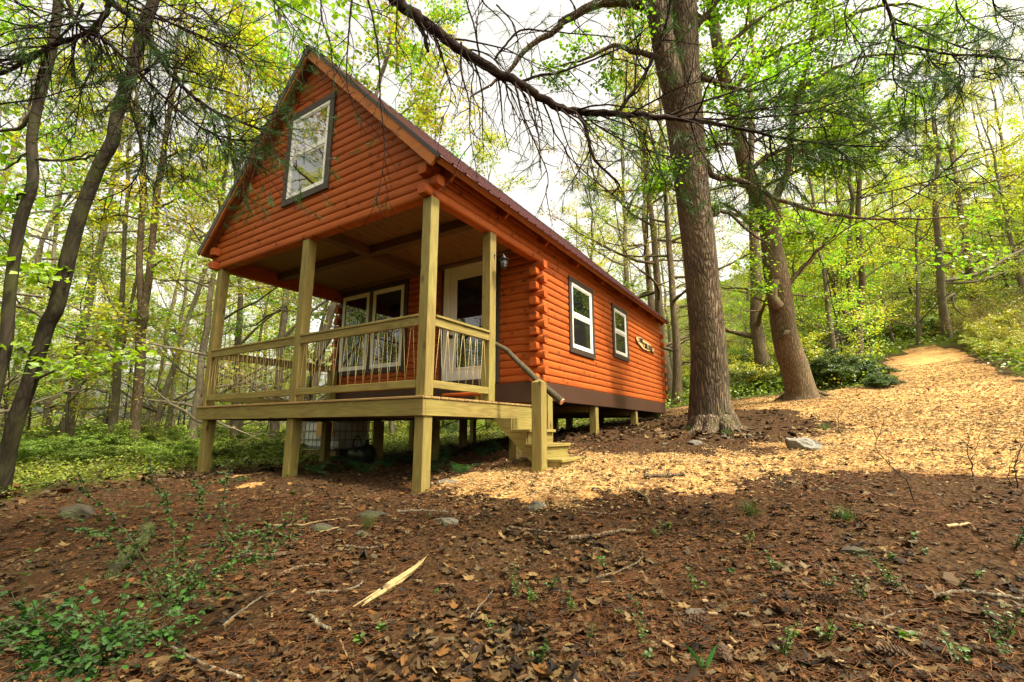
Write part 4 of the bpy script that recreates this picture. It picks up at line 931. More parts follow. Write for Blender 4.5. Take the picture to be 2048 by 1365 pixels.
grove(34,16,50,-1.4,-.66,[6,7],(.5,.9),'low bright green sapling under the tall trees of the left woods','saplings in the left woods')
grove(38,17,60,-.12,.42,[6,7,6,4],(.6,1.),'bright yellow-green sapling on the slope behind the big trunks','saplings on the right slope')
grove(44,30,90,-.1,.44,[7,7,6],(1.,1.7),'bright leafy young tree high on the wooded hillside above the track','young trees on the hillside')
k=0
while k<26:
    x,y=rng.uniform(-40,-8),rng.uniform(-34,-7)
    if math.atan2(x-CAM[0],y-CAM[1])>-1.62 and y>-6: continue
    plant('sapling','leafy young tree behind the viewer, mirrored in the porch window panes','sapling','young trees behind the viewer',x,y,int(rng.choice([6,7])),rng.uniform(.7,1.1),rng.uniform(0,6.28)); k+=1
# trees behind the camera, seen only in the window panes
for x,y,v,s in ((-13,-8,0,1.),(-10.3,-5.8,1,.95),(-19,-12,0,.9),(-21,-12,0,1.),(-14,-13,3,1.),(-9,-10.5,6,1.),(-12,-8.8,7,1.1),(-15,-6,6,1.),(-19,-7,6,1.1),(-16,-10.5,7,1.2),(-22,-9,6,1.1),(-25,-14,5,1.),(-27,-9,2,1.),(-30,-17,4,1.1),(-18,-16,6,1.),(-11,-14,6,1.1),(-7,-13,7,1.2),(-5,-17,6,1.),(-2,-15,6,.9),(-8,-20,2,1.),(-3,-22,4,1.),(2,-19,6,1.),(5,-16,7,1.),(-14,-22,2,1.),(-22,-22,4,1.),(1,-26,1,1.),(-35,-12,1,1.),(-33,-24,3,1.),(12,-15,3,1.),(20,-4,5,1.),(24,6,1,1.),(21,14,3,1.)):
    plant('forest_tree','tree standing behind the viewer, mirrored in the cabin window panes','tree','woodland trees behind the viewer',x,y,v,s,rng.uniform(0,6.28))
# ------------------------------------------------------------------ white pines whose boughs hang into the picture
class Pine(Tree):
    def tuft(s,p,d,n,L,w=.0013):
        s.LP.append((np.asarray(p),np.asarray(d),n,L,w))
    def needle_mesh(s,name,mat):
        r=s.r; Vs=[];Cs=[]
        for p,d,n,L,w in s.LP:
            e=d+r.normal(0,.42,(n,3)); e/=np.linalg.norm(e,axis=1)[:,None]; e[:,2]-=.12; b=np.cross(e,r.normal(size=(n,3))); b/=np.linalg.norm(b,axis=1)[:,None]+1e-9
            q=p-d*r.uniform(0,.1,n)[:,None]; l=(L*r.uniform(.7,1.15,n))[:,None]
            Vs.append(np.stack([q-b*w,q+b*w,q+e*l],1).reshape(-1,3)); c=np.array([.06,.13,.035])*r.uniform(.6,1.35,n)[:,None]; Cs.append(np.repeat(c,3,0))
        V=np.vstack(Vs); return np_mesh(name,V,[np.arange(len(V)).reshape(-1,3)],mat,cols=np.vstack(Cs))
    def twig(s,p,d,L,r0,droop,needles,lvl=0,kids=4,nL=.085,nn=22,w=.0013):
        r=s.r; n=6 if L>.35 else 4; pts=[p]; st=L/(n-1)
        for i in range(n-1):
            d=d+r.normal(0,.13,3)+np.array([0,0,-droop]); d/=np.linalg.norm(d); pts.append(pts[-1]+d*st)
        pts=np.array(pts); s.tube(pts,r0*np.linspace(1,.35,n),4 if lvl else 5)
        if kids and L>.12:
            for k in range(kids):
                f=.25+.75*(k+r.uniform(.2,.8))/kids; x=f*(n-1); i=min(int(x),n-2); q=pts[i]+(pts[i+1]-pts[i])*(x-i); dd=pts[i+1]-pts[i]; dd/=np.linalg.norm(dd)
                nd=dd*.8+perp(dd,r)*.75; nd/=np.linalg.norm(nd); s.twig(q,nd,L*r.uniform(.3,.55),r0*.5,droop*.6,needles,lvl+1,max(kids-2,0),nL,nn,w)
        if r.uniform()<needles*.62: s.tuft(pts[-1],(pts[-1]-pts[-2])/np.linalg.norm(pts[-1]-pts[-2]),nn,nL,w)
    def bough(s,L,w0,w1,dep,ntw=10,tl=(.25,.7),needles=.3,droop=.12,sag=None,kids=4,sides=9,rough=.05,nn=22,down=.0):
        P=np.array([at(q[0],q[1],q[2] if len(q)>2 else dep) for q in L]); m=max(8,len(P)*5); X=curve(P,m); rad=np.linspace(w0,w1,m)*dep/FPX/2/math.hypot(1,(L[len(L)//2][0]-1024)/FPX)
        X[1:-1]+=s.r.normal(0,rad[1:-1,None]*.22,(m-2,3)); s.tube(X,rad,sides,1+rough*s.r.normal(size=(m,sides)))
        for k in range(ntw):
            f=.05+.95*(k+s.r.uniform(.1,.9))/ntw; x=f*(m-1); i=min(int(x),m-2); d=X[i+1]-X[i]; d/=np.linalg.norm(d); q=X[i]+(X[i+1]-X[i])*(x-i)
            nd=d*s.r.uniform(.3,.9)+perp(d,s.r)*s.r.uniform(.5,1.)+np.array([0,0,-down]); nd/=np.linalg.norm(nd)
            s.twig(q,nd,s.r.uniform(*tl)*dep/3.5,max(min(rad[i]*.5,.008),.0036),droop,needles,0,kids,nn=nn)
        if needles: s.tuft(X[-1],(X[-1]-X[-2])/np.linalg.norm(X[-1]-X[-2]),nn,.085)
        return X
    def overhead(s,base,z0,z1,whorls,LL,nper,tuftn,azc=None,azr=PI,cut=None):
        """whorls of boughs of the crown above the picture"""
        r=s.r
        for k in range(whorls):
            z=z0+(z1-z0)*k/max(whorls-1,1)
            for j in range(nper):
                a=(azc+r.uniform(-azr,azr)) if azc is not None else r.uniform(0,6.28); L=LL*(1-.45*k/whorls)*r.uniform(.7,1.1)
                p=np.array([base[0],base[1],z]); d=np.array([math.cos(a),math.sin(a),.22]); n=9; pts=[p]
                for i in range(n-1):
                    d=d+r.normal(0,.07,3)+[0,0,-.035]; d/=np.linalg.norm(d); pts.append(pts[-1]+d*L/(n-1))
                pts=np.array(pts); s.tube(pts,np.linspace(.05,.01,n),6)
                for q in range(int(L*5)):
                    f=.25+.75*r.uniform(); x=f*(n-1); i=min(int(x),n-2); o=pts[i]+(pts[i+1]-pts[i])*(x-i)
                    dd=pts[i+1]-pts[i]; dd/=np.linalg.norm(dd); sd=np.cross(dd,[0,0,1]); sd/=np.linalg.norm(sd); sd*=r.choice([-1,1])
                    nd=dd*.7+sd*.75+r.normal(0,.15,3); nd/=np.linalg.norm(nd); l=r.uniform(.5,1.1); e=o+nd*l
                    s.tube(np.array([o,(o+e)/2+r.normal(0,.03,3),e]),np.array([.007,.005,.003]),3)
                    for h in range(5): s.tuft(o+nd*l*r.uniform(.35,1.)+r.normal(0,.07,3),nd+r.normal(0,.4,3),tuftn,.11,.0032)
    def finish(s,label,base,group=None):
        o=thing('pine_tree',label,'pine tree',tuple(base),0,group)
        link('trunk',np_mesh('trunk',np.vstack(s.V)-base,[np.vstack(s.Q)],BARKP,smooth=True),o)
        s.LP=[(p-base,d/np.linalg.norm(d),n,L,w) for p,d,n,L,w in s.LP]
        link('needles',s.needle_mesh('needles',NEEDLE),o); return o
A=Pine(51); ab=np.array([.5,-5.6,hz1(.5,-5.6)])
A.tube(curve([ab-[0,0,.2],ab+[.05,.0,3],ab+[.0,.1,7],ab+[.1,.1,13]],24),np.linspace(.3,.1,24),14,1+.05*A.r.normal(size=(24,14)))
dp=3.4
rootA=ab+np.array([0,.1,5.4])
def toroot(u,v,d,root): return np.array(at(u,v,d)),root
def feeder(T_,u,v,dep,root,w,w2):
    e=at(u,v,dep); mid=(e+root)/2+np.array([0,0,.25]); T_.tube(curve([root,mid,e],10),np.linspace(w2,w*dep/FPX/2,10),8)
B1=[(780,-15),(800,5),(840,40),(900,85),(960,125),(1010,153),(1060,180),(1110,211),(1160,224),(1235,228),(1300,233),(1360,238),(1420,245),(1500,262),(1560,275),(1640,287),(1730,293),(1860,292)]
feeder(A,780,-15,dp,rootA,25,.07)
X1=A.bough(B1[:13],24,9,dp,34,(.3,.8),.06,.16,kids=4,down=.45); A.bough(B1[12:],9,2,dp,26,(.2,.55),.75,.03,kids=4)
A.bough([(835,45),(845,62),(852,85),(856,104)],11,6,dp,0,needles=0)
A.bough([(1157,225),(1172,260),(1185,310),(1200,332),(1232,362),(1238,373),(1221,392)],8,3,dp,10,(.2,.45),.7,.02,kids=3)
A.bough([(1235,226),(1265,185),(1295,140),(1315,95),(1330,60),(1345,-5)],8,5,dp,14,(.25,.6),.25,.02)
A.bough([(1045,163),(1085,150),(1110,148),(1160,130),(1215,108),(1262,85),(1290,60)],6,2,dp,12,(.2,.5),.2,.03)
A.bough([(988,120),(1005,98),(1040,62),(1090,63),(1150,68),(1230,75)],5,2,dp,10,(.2,.5),.2,.05)
A.bough([(960,122),(950,60),(935,10),(925,-20)],4,3,dp,8,(.2,.5),.2,.05)
for L,w,n,nd in (([(1341,230),(1407,203),(1490,176),(1564,145),(1639,91),(1730,12)],6,20,.6),([(1432,244),(1515,219),(1614,207),(1676,182),(1780,150)],5,20,.85),([(1399,238),(1465,238),(1597,228),(1668,207),(1740,190)],5,18,.85),
    ([(1506,265),(1564,259),(1668,253),(1771,246)],4,18,.85),([(1540,275),(1544,315),(1564,352),(1597,377)],5,14,.9),([(1480,258),(1500,300),(1495,340)],4,10,.85),([(1300,233),(1290,280),(1310,330),(1330,360)],4,12,.8),([(1640,287),(1690,310),(1730,340)],3,10,.9),
    ([(1380,240),(1400,300),(1440,345),(1490,372)],4,12,.85),([(1160,224),(1210,262),(1290,300),(1370,322)],4,14,.7)):
    A.bough(L,w,1.6,dp,n,(.2,.5),nd*.62,.02,kids=4)
# dead drooping twigs hanging over the roof
for u,v,h in ((735,-10,420),(700,-10,250),(880,70,180),(925,100,160),(1005,150,150),(1030,165,260),(1110,215,170),(905,85,240),(1035,170,120),(790,-5,170),(1000,10,120),(1130,-10,110),(850,40,100),(640,-10,190),(960,-10,80)):
    k=[(u+A.r.normal(0,6)+h*.10*math.sin(j*.9+u)*j/4+(14*j if u>900 else 5*j),v+h*j/4.) for j in range(5)]; A.bough(k,5 if h>200 else 3.5,1.1,dp+A.r.uniform(-.4,.5),int(h/22),(.1,.38),.04,.12,kids=3,sides=5)
# upper left boughs
dl=3.6
root2=ab+np.array([-.2,.1,4.9])
for u,v,w in ((220,-12,15),(205,-10,15),(132,-10,9),(231,-10,7)): feeder(A,u,v,dl,root2,w,.05)
for L,w0,w1,n,tl,nd in (([(220,-12),(212,25),(185,58),(148,77),(101,95),(46,126),(0,148),(-60,165)],15,9,22,(.25,.6),.25),([(101,95),(60,108),(0,123),(-50,128)],8,5,12,(.25,.6),.3),
    ([(205,-10),(240,18),(277,49),(295,80),(332,135),(363,172),(420,218),(470,240),(520,258),(550,262)],15,3.5,34,(.25,.65),.5),([(172,68),(215,114),(243,163),(261,215),(277,271),(285,314),(277,345),(252,378),(197,403)],8,2.5,26,(.2,.5),.3),
    ([(132,-10),(148,37),(172,62),(215,86),(271,138),(314,181),(369,231),(420,265),(470,280),(520,282)],10,3,36,(.25,.6),.6),([(166,6),(145,49),(101,95),(77,148),(71,190)],7,3,12,(.2,.5),.2),
    ([(231,-10),(295,30),(341,46),(420,80),(480,105),(520,135)],7,2,26,(.25,.6),.15),([(314,181),(305,215),(298,277),(295,320)],5,2,12,(.2,.4),.5),([(197,103),(172,160),(160,197),(150,270)],5,2,12,(.2,.4),.15),
    ([(255,-10),(330,40),(390,70),(470,110)],6,2,20,(.25,.5),.1),([(10,-10),(60,20),(120,60)],6,3,8,(.2,.5),.3),([(363,172),(350,230),(330,300),(345,340)],4,1.5,12,(.2,.45),.6),([(420,218),(440,280),(500,320)],4,1.5,14,(.2,.4),.75),([(300,-10),(380,30),(470,60)],4,1.5,14,(.25,.5),.1),
    ([(0,40),(60,55),(130,50),(190,20)],5,3,10,(.2,.5),.3),([(-20,210),(60,200),(140,180),(215,160)],5,2,12,(.2,.5),.35),([(380,-10),(440,60),(490,130)],4,1.5,12,(.2,.4),.1),([(540,-10),(590,60),(620,110)],3,1.2,10,(.2,.5),.15)):
    A.bough(L,w0,w1,dl,int(n*1.35),tl,nd*.85,.06,kids=4,down=.1,nn=26)
A.overhead(ab,8.5,12.5,3,4.,4,6,azc=-PI*.2,azr=PI*.4)
A.finish('white pine whose thick dark bough hangs over the cabin roof from upper left',ab)
B=Pine(52); bb=np.array([7.2,-4.6,hz1(7.2,-4.6)])
B.tube(curve([bb-[0,0,.2],bb+[.05,.0,3],bb+[.0,.1,7],bb+[.1,.1,14]],24),np.linspace(.32,.1,24),14,1+.05*B.r.normal(size=(24,14)))
dr_=3.0; rootB=bb+np.array([-.1,.1,4.6])
for u,v,w in ((1763,-10,9),(1700,-12,6),(2060,124,5)): feeder(B,u,v,dr_,rootB,w,.05)
for L,w0,w1,n,nd in (([(1763,-10),(1784,37),(1792,79),(1846,99),(1904,110),(1966,112),(2080,128)],9,4,26,.6),([(1792,79),(1788,124),(1788,161),(1815,184),(1850,196)],5,1.6,20,.95),([(1780,33),(1862,70),(1937,99),(2007,103)],5,2.5,20,.7),
    ([(1850,99),(1870,130),(1920,150),(1990,160)],4,1.6,18,.9),([(1904,110),(1930,150),(1920,190)],4,1.5,12,.95),([(1700,-12),(1690,40),(1720,90),(1735,120)],4,1.5,14,.6),([(1980,-10),(2000,30),(2050,60)],5,2,12,.9),([(1910,-10),(1920,30),(1960,60)],4,2,12,.9),
    ([(1593,555),(1639,497),(1705,451),(1751,431),(1821,397),(1880,350),(1935,300)],2.4,3.6,12,.15),([(1500,430),(1600,410),(1700,400),(1830,370),(1960,330)],2,3,12,.15)):
    B.bough(L,w0,w1,dr_,int(n*.8),(.18,.48),nd*.75,.02,kids=4)
B.overhead(bb,6.0,12.5,8,5.2,5,7,azc=PI*.95,azr=PI*.6)
B.finish('white pine whose needled boughs hang into the upper right corner',bb)
# ------------------------------------------------------------------ shrubs
def shrub_mesh(seed,H,Rr,nst,pal,leaf,nleaf,stemcol,lvl=2,up=.9,round_=True):
    t=Tree(seed); r=t.r; P={**PB,'wob':.16,'grav':(0,0,-.02,-.04),'nb':(0,7,6,0),'f0':(0,.15,.1,0),'lr':(0,.45,.5,0),'leafn':nleaf,'leaf':leaf,'lspread':.05,'rmin':.0025}
    for k in range(nst):
        a=2.4*k+r.normal(0,.3); e=up+r.normal(0,.25); q=np.sqrt((k+.5)/nst)*Rr*.45; d=np.array([math.cos(a)*math.cos(e),math.sin(a)*math.cos(e),math.sin(e)])
        limb(t,np.array([math.cos(a)*q,math.sin(a)*q,-.03]),d,H*r.uniform(.8,1.2),.012,3-lvl,3,P)
    return t.trunk_mesh('stems',stemcol),t.crown_mesh('foliage',SHRUBL,pal,tilt=.7)
UG=[(.13,.20,.018),(.17,.24,.02),(.10,.155,.015),(.20,.24,.022)]
SH=[shrub_mesh(61,1.05,1.15,30,DG,.045,40,BARKS,2,1.0),shrub_mesh(62,1.2,.9,11,UG,.055,24,BARKS,2,.8),shrub_mesh(63,1.5,1.0,10,YG,.06,16,BARKS,2,.9),shrub_mesh(64,.7,.6,9,UG+DG,.045,20,BARKS,2,.6),shrub_mesh(65,1.6,.9,14,OL,.05,4,BARK2,2,.95)]
def shrub(label,x,y,v,s,group=None,rz=0.,sz=1.):
    o=thing('shrub',label,'shrub',(x,y,hz1(x,y)),rz,group); o.scale=(s,s,s*sz); link('stems',SH[v][0],o); link('foliage',SH[v][1],o); used.append((x,y)); return o
q=gp(1676,776); shrub('dense dark green rounded bush beside the chip track, right of the leaning maple',q[0]+.1,q[1]+.9,0,.92,sz=.95)
q=gp(1765,780); shrub('low dark green bush spilling on to the chips, right of the larger rounded bush',q[0],q[1]+.3,0,.34)
q=gp(1360,800); shrub('bright green bush squeezed between the cabin corner and the big oak trunk',q[0],q[1]+1.2,1,1.25)
q=gp(1495,790); shrub('green bush between the two big trunks',q[0],q[1]+1.2,1,1.1)
q=gp(1540,785); shrub('yellow-green bush behind the leaning maple base',q[0]+.1,q[1]+2.2,2,1.2)
rng=R_(91)
def patch(n,us,vs_,vv,ss,label,group,dm=.8,sz=1.):
    k=tries=0
    while k<n and tries<n*50:
        tries+=1; q=gp(rng.uniform(*us),rng.uniform(*vs_))
        s_=rng.uniform(*ss)
        if not free(q[0],q[1],dm,.4+.8*s_): continue
        shrub(label,q[0],q[1],int(rng.choice(vv)),s_,group,rng.uniform(0,6.28),sz); k+=1
patch(20,(0,400),(868,925),[1,3,3,1],(.4,.9),'green leafy shrub in the undergrowth left of the porch','undergrowth left of the porch',.7,.8)
patch(12,(400,680),(872,935),[3,1],(.45,.8),'green leafy shrub in the undergrowth seen past the porch legs','undergrowth behind the porch legs',.5,.8)
patch(14,(700,1000),(864,880),[3,1,2],(.6,1.0),'green shrub seen through the gap under the cabin floor','undergrowth beyond the cabin floor',.7)
patch(24,(1330,1640),(700,775),[1,2,2,4],(1.0,1.9),'yellow-green shrub in the thicket behind the two big trunks','thicket behind the big trunks',1.1)
patch(16,(1640,1860),(650,715),[2,2,1],(1.2,2.2),'light green shrub at the upper end of the chip track','shrubs at the top of the track',1.3)
patch(24,(1930,2060),(640,735),[4,4,2,1],(.6,1.15),'twiggy half-leafed shrub on the bank right of the chip track','shrubs on the right bank',1.0)
# ------------------------------------------------------------------ ground cover
def cover(name,n,r0,r1,a0,a1,h,leaf,pal,seed,label,thr=.12):
    r=R_(seed); x,y,rr=scatter_polar(r,n,r0,r1,a0,a1,.75); g=grass(x,y); k=(g>thr+r.uniform(0,.55,n))&~((x>-5.2)&(x<.1)&(y>2.6)&(y<10)); x,y,rr,g=x[k],y[k],rr[k],g[k]; n=len(x)
    t=Tree(seed); z=hz(x,y); s=leaf*np.clip(rr/9,.7,3.)*r.uniform(.6,1.3,n); P=np.stack([x,y,z+r.uniform(.01,1,n)**1.6*h*np.clip(rr/12,.6,2.)],-1)
    t.leaves(P,r.normal(size=(n,3))+[0,0,.5],s); o=link(name,t.crown_mesh(name,SHRUBL,pal,tilt=.6,aspect=.7)); tag(o,label,'ground cover',kind='stuff')
cover('ground_cover',150000,5.2,48,-1.6,-.5,.17,.042,[(.19,.25,.02),(.23,.29,.022),(.12,.18,.015),(.28,.30,.028)],71,'low bright green plants carpeting the ground left of the cabin')
cover('hillside_cover',130000,11,110,-.55,.5,.3,.052,[(.18,.25,.018),(.23,.28,.02),(.12,.19,.015),(.26,.22,.035)],72,'low green plants covering the slope behind the cabin and beside the track')
# ------------------------------------------------------------------ ferns under the porch
def fern_mesh(seed,n=7,L=.45):
    r=R_(seed); V=[];F=[];C=[]
    for k in range(n):
        a=k*2*PI/n+r.normal(0,.25); e=.95+r.normal(0,.15); d=np.array([math.cos(a)*math.cos(e),math.sin(a)*math.cos(e),math.sin(e)]); p=np.zeros(3); m=16; l=L*r.uniform(.7,1.15); c0=np.array([.035,.085,.02])*r.uniform(.7,1.4)
        for i in range(m):
            d=d+np.array([0,0,-.075]); d/=np.linalg.norm(d); q=p+d*l/m; sd=np.cross(d,[0,0,1]); sd/=np.linalg.norm(sd); f=(i+1)/m; w=l*.26*math.sin(PI*min(1,f*.95+.06))**.8+.004; u=np.cross(sd,d)
            V+=[p-sd*.002,p+sd*.002,q+sd*.0015,q-sd*.0015]; F.append([len(V)-4+j for j in range(4)]); C+=[c0*.7]*4
            if i>1:
                for s_ in (-1,1):
                    t=p+sd*s_*w+d*w*.25-u*w*.12; V+=[p,p+d*l/m*.5+sd*s_*w*.4,t,p-d*l/m*.12+sd*s_*w*.4]; F.append([len(V)-4+j for j in range(4)]); C+=[c0*r.uniform(.8,1.2)]*4
            p=q
    return np_mesh('fern',np.array(V),[np.array(F)],SHRUBL,cols=np.array(C))
FERN=[fern_mesh(s) for s in (1,2,3)]
rng=R_(15)
for k,(u,v) in enumerate(((652,925),(672,945),(690,918),(705,938),(728,950),(742,925),(760,912),(775,935),(790,905),(812,925),(648,905),(880,930),(925,950),(965,915),(990,905),(630,950),(870,945))):
    q=gp(u,v); o=tag(link('fern',FERN[k%3],loc=q),'green fern growing in the shade beneath the porch deck','fern','ferns beneath the porch'); o.rotation_euler=(0,0,rng.uniform(0,6)); s=rng.uniform(.6,1.05); o.scale=(s,s,s)
# ------------------------------------------------------------------ small foreground plants
def oval_leaves(t,P,D,S): t.leaves(np.asarray(P),np.asarray(D),np.asarray(S))
def ovals(t,name,pal,mat=SHRUBL,tilt=.5):
    """rounded six-corner leaves for plants close to the camera"""
    P=np.vstack(t.LP);D=np.vstack(t.LD);S=np.concatenate(t.LS);r=t.r;n=len(P); Nn=np.stack([r.normal(0,tilt,n),r.normal(0,tilt,n),np.ones(n)],-1); Nn/=np.linalg.norm(Nn,axis=1)[:,None]
    D=D+r.normal(0,.5,(n,3)); D-=Nn*(D*Nn).sum(1)[:,None]; D/=np.linalg.norm(D,axis=1)[:,None]+1e-9; B=np.cross(Nn,D); l=S[:,None]; w=l*.32
    ks=[(0,.08),(.25,.75),(.55,1.),(.82,.7),(1.,.05)]; pts=[]
    for a,b in ks: pts+= [P+D*l*a+B*w*b+Nn*l*.10*b,P+D*l*a+Nn*(-.0)*l,P+D*l*a-B*w*b+Nn*l*.10*b]
    V=np.stack(pts,1).reshape(-1,3); f=[]
    for i in range(4): o=i*3; f+= [[o,o+3,o+4,o+1],[o+1,o+4,o+5,o+2]]
    F=(np.array(f)[None]+(np.arange(n)*15)[:,None,None]).reshape(-1,4); c=np.array(pal)[r.integers(0,len(pal),n)]*r.uniform(.75,1.25,n)[:,None]
    return np_mesh(name,V,[F],mat,cols=np.repeat(c,15,0),smooth=True)
def bramble(label,stems,seed,base,pal,leaf=.03,per=60,wob=.03):
    t=Tree(seed); r=t.r
    for L in stems:
        C=np.array([at(*q) for q in L]); m=24; X=curve(C,m); X[1:]+=np.cumsum(r.normal(0,.003,(m-1,3)),0); t.tube(X,np.linspace(.005,.0018,m),5)
        for k in range(per):
            i=r.integers(2,m-1); d=X[i]-X[i-1]; d/=np.linalg.norm(d); nd=perp(d,r)*.8+d*.4
            if r.uniform()<.3:
                e=X[i]+nd*r.uniform(.05,.2); t.tube(np.array([X[i],(X[i]+e)/2+r.normal(0,.008,3),e]),np.array([.0022,.0018,.0012]),3); g=r.uniform(.3,1.05,6)[:,None]; oval_leaves(t,X[i]+(e-X[i])*g,np.repeat(nd[None],6,0)+r.normal(0,.4,(6,3)),leaf*r.uniform(.6,1.2,6))
            else:
                m2=3; oval_leaves(t,np.repeat(X[i][None],m2,0),nd+r.normal(0,.5,(m2,3)),leaf*r.uniform(.6,1.2,m2))
    o=thing('bramble',label,'bramble',tuple(base)); bs=np.asarray(base); link('stems',np_mesh('stems',np.vstack(t.V)-bs,[np.vstack(t.Q)],BARKS,smooth=True),o); t.LP=[q-bs for q in t.LP]; link('foliage',ovals(t,'foliage',pal),o); return o
g0=gp(330,1230)
bramble('sprawling small-leaved green bramble arching over the litter at left',[[(330,1230,2.2),(300,1150,2.25),(240,1060,2.3),(180,1000,2.35),(150,945,2.4)],[(330,1230,2.2),(350,1120,2.3),(330,1010,2.4),(290,960,2.5)],[(330,1230,2.2),(390,1130,2.3),(450,1060,2.5),(460,980,2.6),(470,930,2.7)],[(335,1230,2.2),(430,1140,2.35),(520,1070,2.5),(620,1020,2.6)],[(330,1230,2.2),(430,1120,2.35),(500,1060,2.45),(590,1085,2.4)],[(330,1230,2.2),(260,1130,2.25),(190,1075,2.3),(110,1070,2.35)],
  [(330,1230,2.2),(400,1160,2.2),(470,1120,2.25),(560,1110,2.3)],[(330,1230,2.2),(360,1100,2.4),(400,1010,2.5),(380,960,2.6)]],81,g0,[(.03,.065,.009),(.045,.09,.011),(.065,.115,.013)],.022,85)
g0=gp(150,1300,.8)
bramble('low clump of rounded bright leaves in the bottom left corner',[[(150,1345,1.5),(90,1270,1.5),(30,1215,1.5)],[(150,1345,1.5),(150,1280,1.5),(110,1210,1.55)],[(160,1345,1.5),(200,1290,1.5),(230,1240,1.55)],[(150,1345,1.5),(60,1310,1.45),(-10,1270,1.45)],[(150,1345,1.5),(260,1300,1.5),(330,1270,1.55)],[(160,1345,1.5),(120,1310,1.5),(70,1245,1.5),(20,1250,1.5)],[(150,1345,1.5),(190,1310,1.5),(250,1270,1.5)]],82,g0,[(.035,.11,.015),(.025,.075,.013),(.05,.14,.02)],.024,70)
g0=gp(290,1250,.8); bramble('trailing green sprig with paired oval leaves near the lower left litter',[[(250,1275,1.75),(300,1250,1.75),(350,1225,1.8),(400,1240,1.8)],[(280,1265,1.75),(330,1262,1.75),(385,1255,1.8)]],83,g0,[(.05,.14,.02),(.035,.10,.018)],.024,26)
def sprout_mesh(seed,n,H,leaf,feather=False):
    t=Tree(seed); r=t.r
    for k in range(n):
        a=r.uniform(0,6.28); d=np.array([math.cos(a)*.5,math.sin(a)*.5,1]); e=d*H*r.uniform(.5,1.1); X=curve([np.zeros(3),e*.5+r.normal(0,.01,3),e],8); t.tube(X,np.linspace(.0022,.001,8),3)
        m=16 if feather else 7
        for i in range(m):
            f=.25+.75*(i+.5)/m; p=X[min(int(f*7),7)]; s_=(1 if i%2 else -1); sd=np.cross(d,[0,0,1.]); sd/=np.linalg.norm(sd)+1e-9
            oval_leaves(t,[p],[sd*s_+d*.3+r.normal(0,.2,3)],[leaf*r.uniform(.6,1.2)])
    V=np.vstack(t.V); st=np_mesh('stem',V,[np.vstack(t.Q)],BARKS); return st,ovals(t,'leaves',[(.06,.12,.014),(.08,.145,.018),(.045,.09,.012)],tilt=.4)
SPR=[sprout_mesh(101,3,.11,.03),sprout_mesh(102,4,.14,.022,True),sprout_mesh(103,2,.09,.04),sprout_mesh(104,5,.17,.02,True)]
rng=R_(33)
spots=[(1040,1195),(1060,1210),(1105,1185),(1140,1230),(1175,1285),(1235,1240),(1275,1220),(1295,1290),(1200,1140),(1395,1190),(1465,1150),(1550,1150),(1660,1180),(1720,1210),(1790,1180),(1830,1080),(1850,1110),(1790,1125),(1660,1290),(1720,1265),(1820,1290),(1990,1250),(2010,1290),(1930,1340),(2030,1330),(1310,1075),(1330,1070),(1505,1090),(980,1260),(1000,1280),(870,1195),(765,1265),(720,1290),(860,1040),(1300,1330),(1080,1330),(560,1180),(350,1330),(1560,1320),(1960,1160),(2030,1100)]
for k,(u,v) in enumerate(spots):
    q=gp(u,v,.9); i=int(rng.integers(0,4)); o=thing('seedling','small green seedling sprouting through the dead leaves of the shaded ground','seedling',tuple(q),rng.uniform(0,6.28),'seedlings in the leaf litter'); s=rng.uniform(.5,1.); o.scale=(s,s,s); link('stem',SPR[i][0],o); link('leaves',SPR[i][1],o)
def blade_plant(label,u,v,n,L,seed):
    r=R_(seed); V=[];F=[]
    for k in range(n):
        a=r.uniform(0,6.28); d=np.array([math.cos(a)*.35,math.sin(a)*.35,1.]); d/=np.linalg.norm(d); sd=np.cross(d,[math.sin(a),-math.cos(a),.2]); sd/=np.linalg.norm(sd); p=np.zeros(3); l=L*r.uniform(.7,1.1); o=len(V)
        for i in range(7):
            f=i/6; w=l*.085*math.sin(PI*min(.98,f*.9+.1)); V+=[p-sd*w,p+np.cross(d,sd)*w*.3,p+sd*w]; d=d+[math.cos(a)*.07,math.sin(a)*.07,-.04]; d/=np.linalg.norm(d); p=p+d*l/6
        for i in range(6): b=o+i*3; F+=[[b,b+1,b+4,b+3],[b+1,b+2,b+5,b+4]]
    c=np.tile([.045,.12,.025],(len(V),1))*r.uniform(.85,1.15,(len(V),1)); q=gp(u,v,.9); return tag(link('broad_leaf_plant',np_mesh('broad_leaf_plant',np.array(V),[np.array(F)],SHRUBL,cols=c,smooth=True),loc=q),label,'plant')
blade_plant('upright green lily-like blades at the bottom edge of the photo, left of the two-leaf plant',1410,1350,6,.11,1); blade_plant('small two-leaf green plant at the bottom edge, right of the tall blades',1600,1345,2,.07,2); blade_plant('broad green leaves beside the pale stick at lower right',1890,1208,4,.07,3)
def tuft_mesh(seed,n,L):
    r=R_(seed); V=[];F=[]
    for k in range(n):
        a=r.uniform(0,6.28); e=r.uniform(.8,1.5); d=np.array([math.cos(a)*math.cos(e),math.sin(a)*math.cos(e),math.sin(e)]); sd=np.array([-math.sin(a),math.cos(a),0])*.0022; p=np.array([r.normal(0,.03),r.normal(0,.03),0]); l=L*r.uniform(.6,1.1); o=len(V)
        for i in range(4): V+=[p-sd*(1-i*.28),p+sd*(1-i*.28)]; d=d+[0,0,-.16]; d/=np.linalg.norm(d); p=p+d*l/3
        for i in range(3): b=o+2*i; F.append([b,b+1,b+3,b+2])
    return np_mesh('grass_tuft',np.array(V),[np.array(F)],SHRUBL,cols=np.tile([.06,.10,.02],(len(V),1)))
TU=tuft_mesh(4,130,.14)
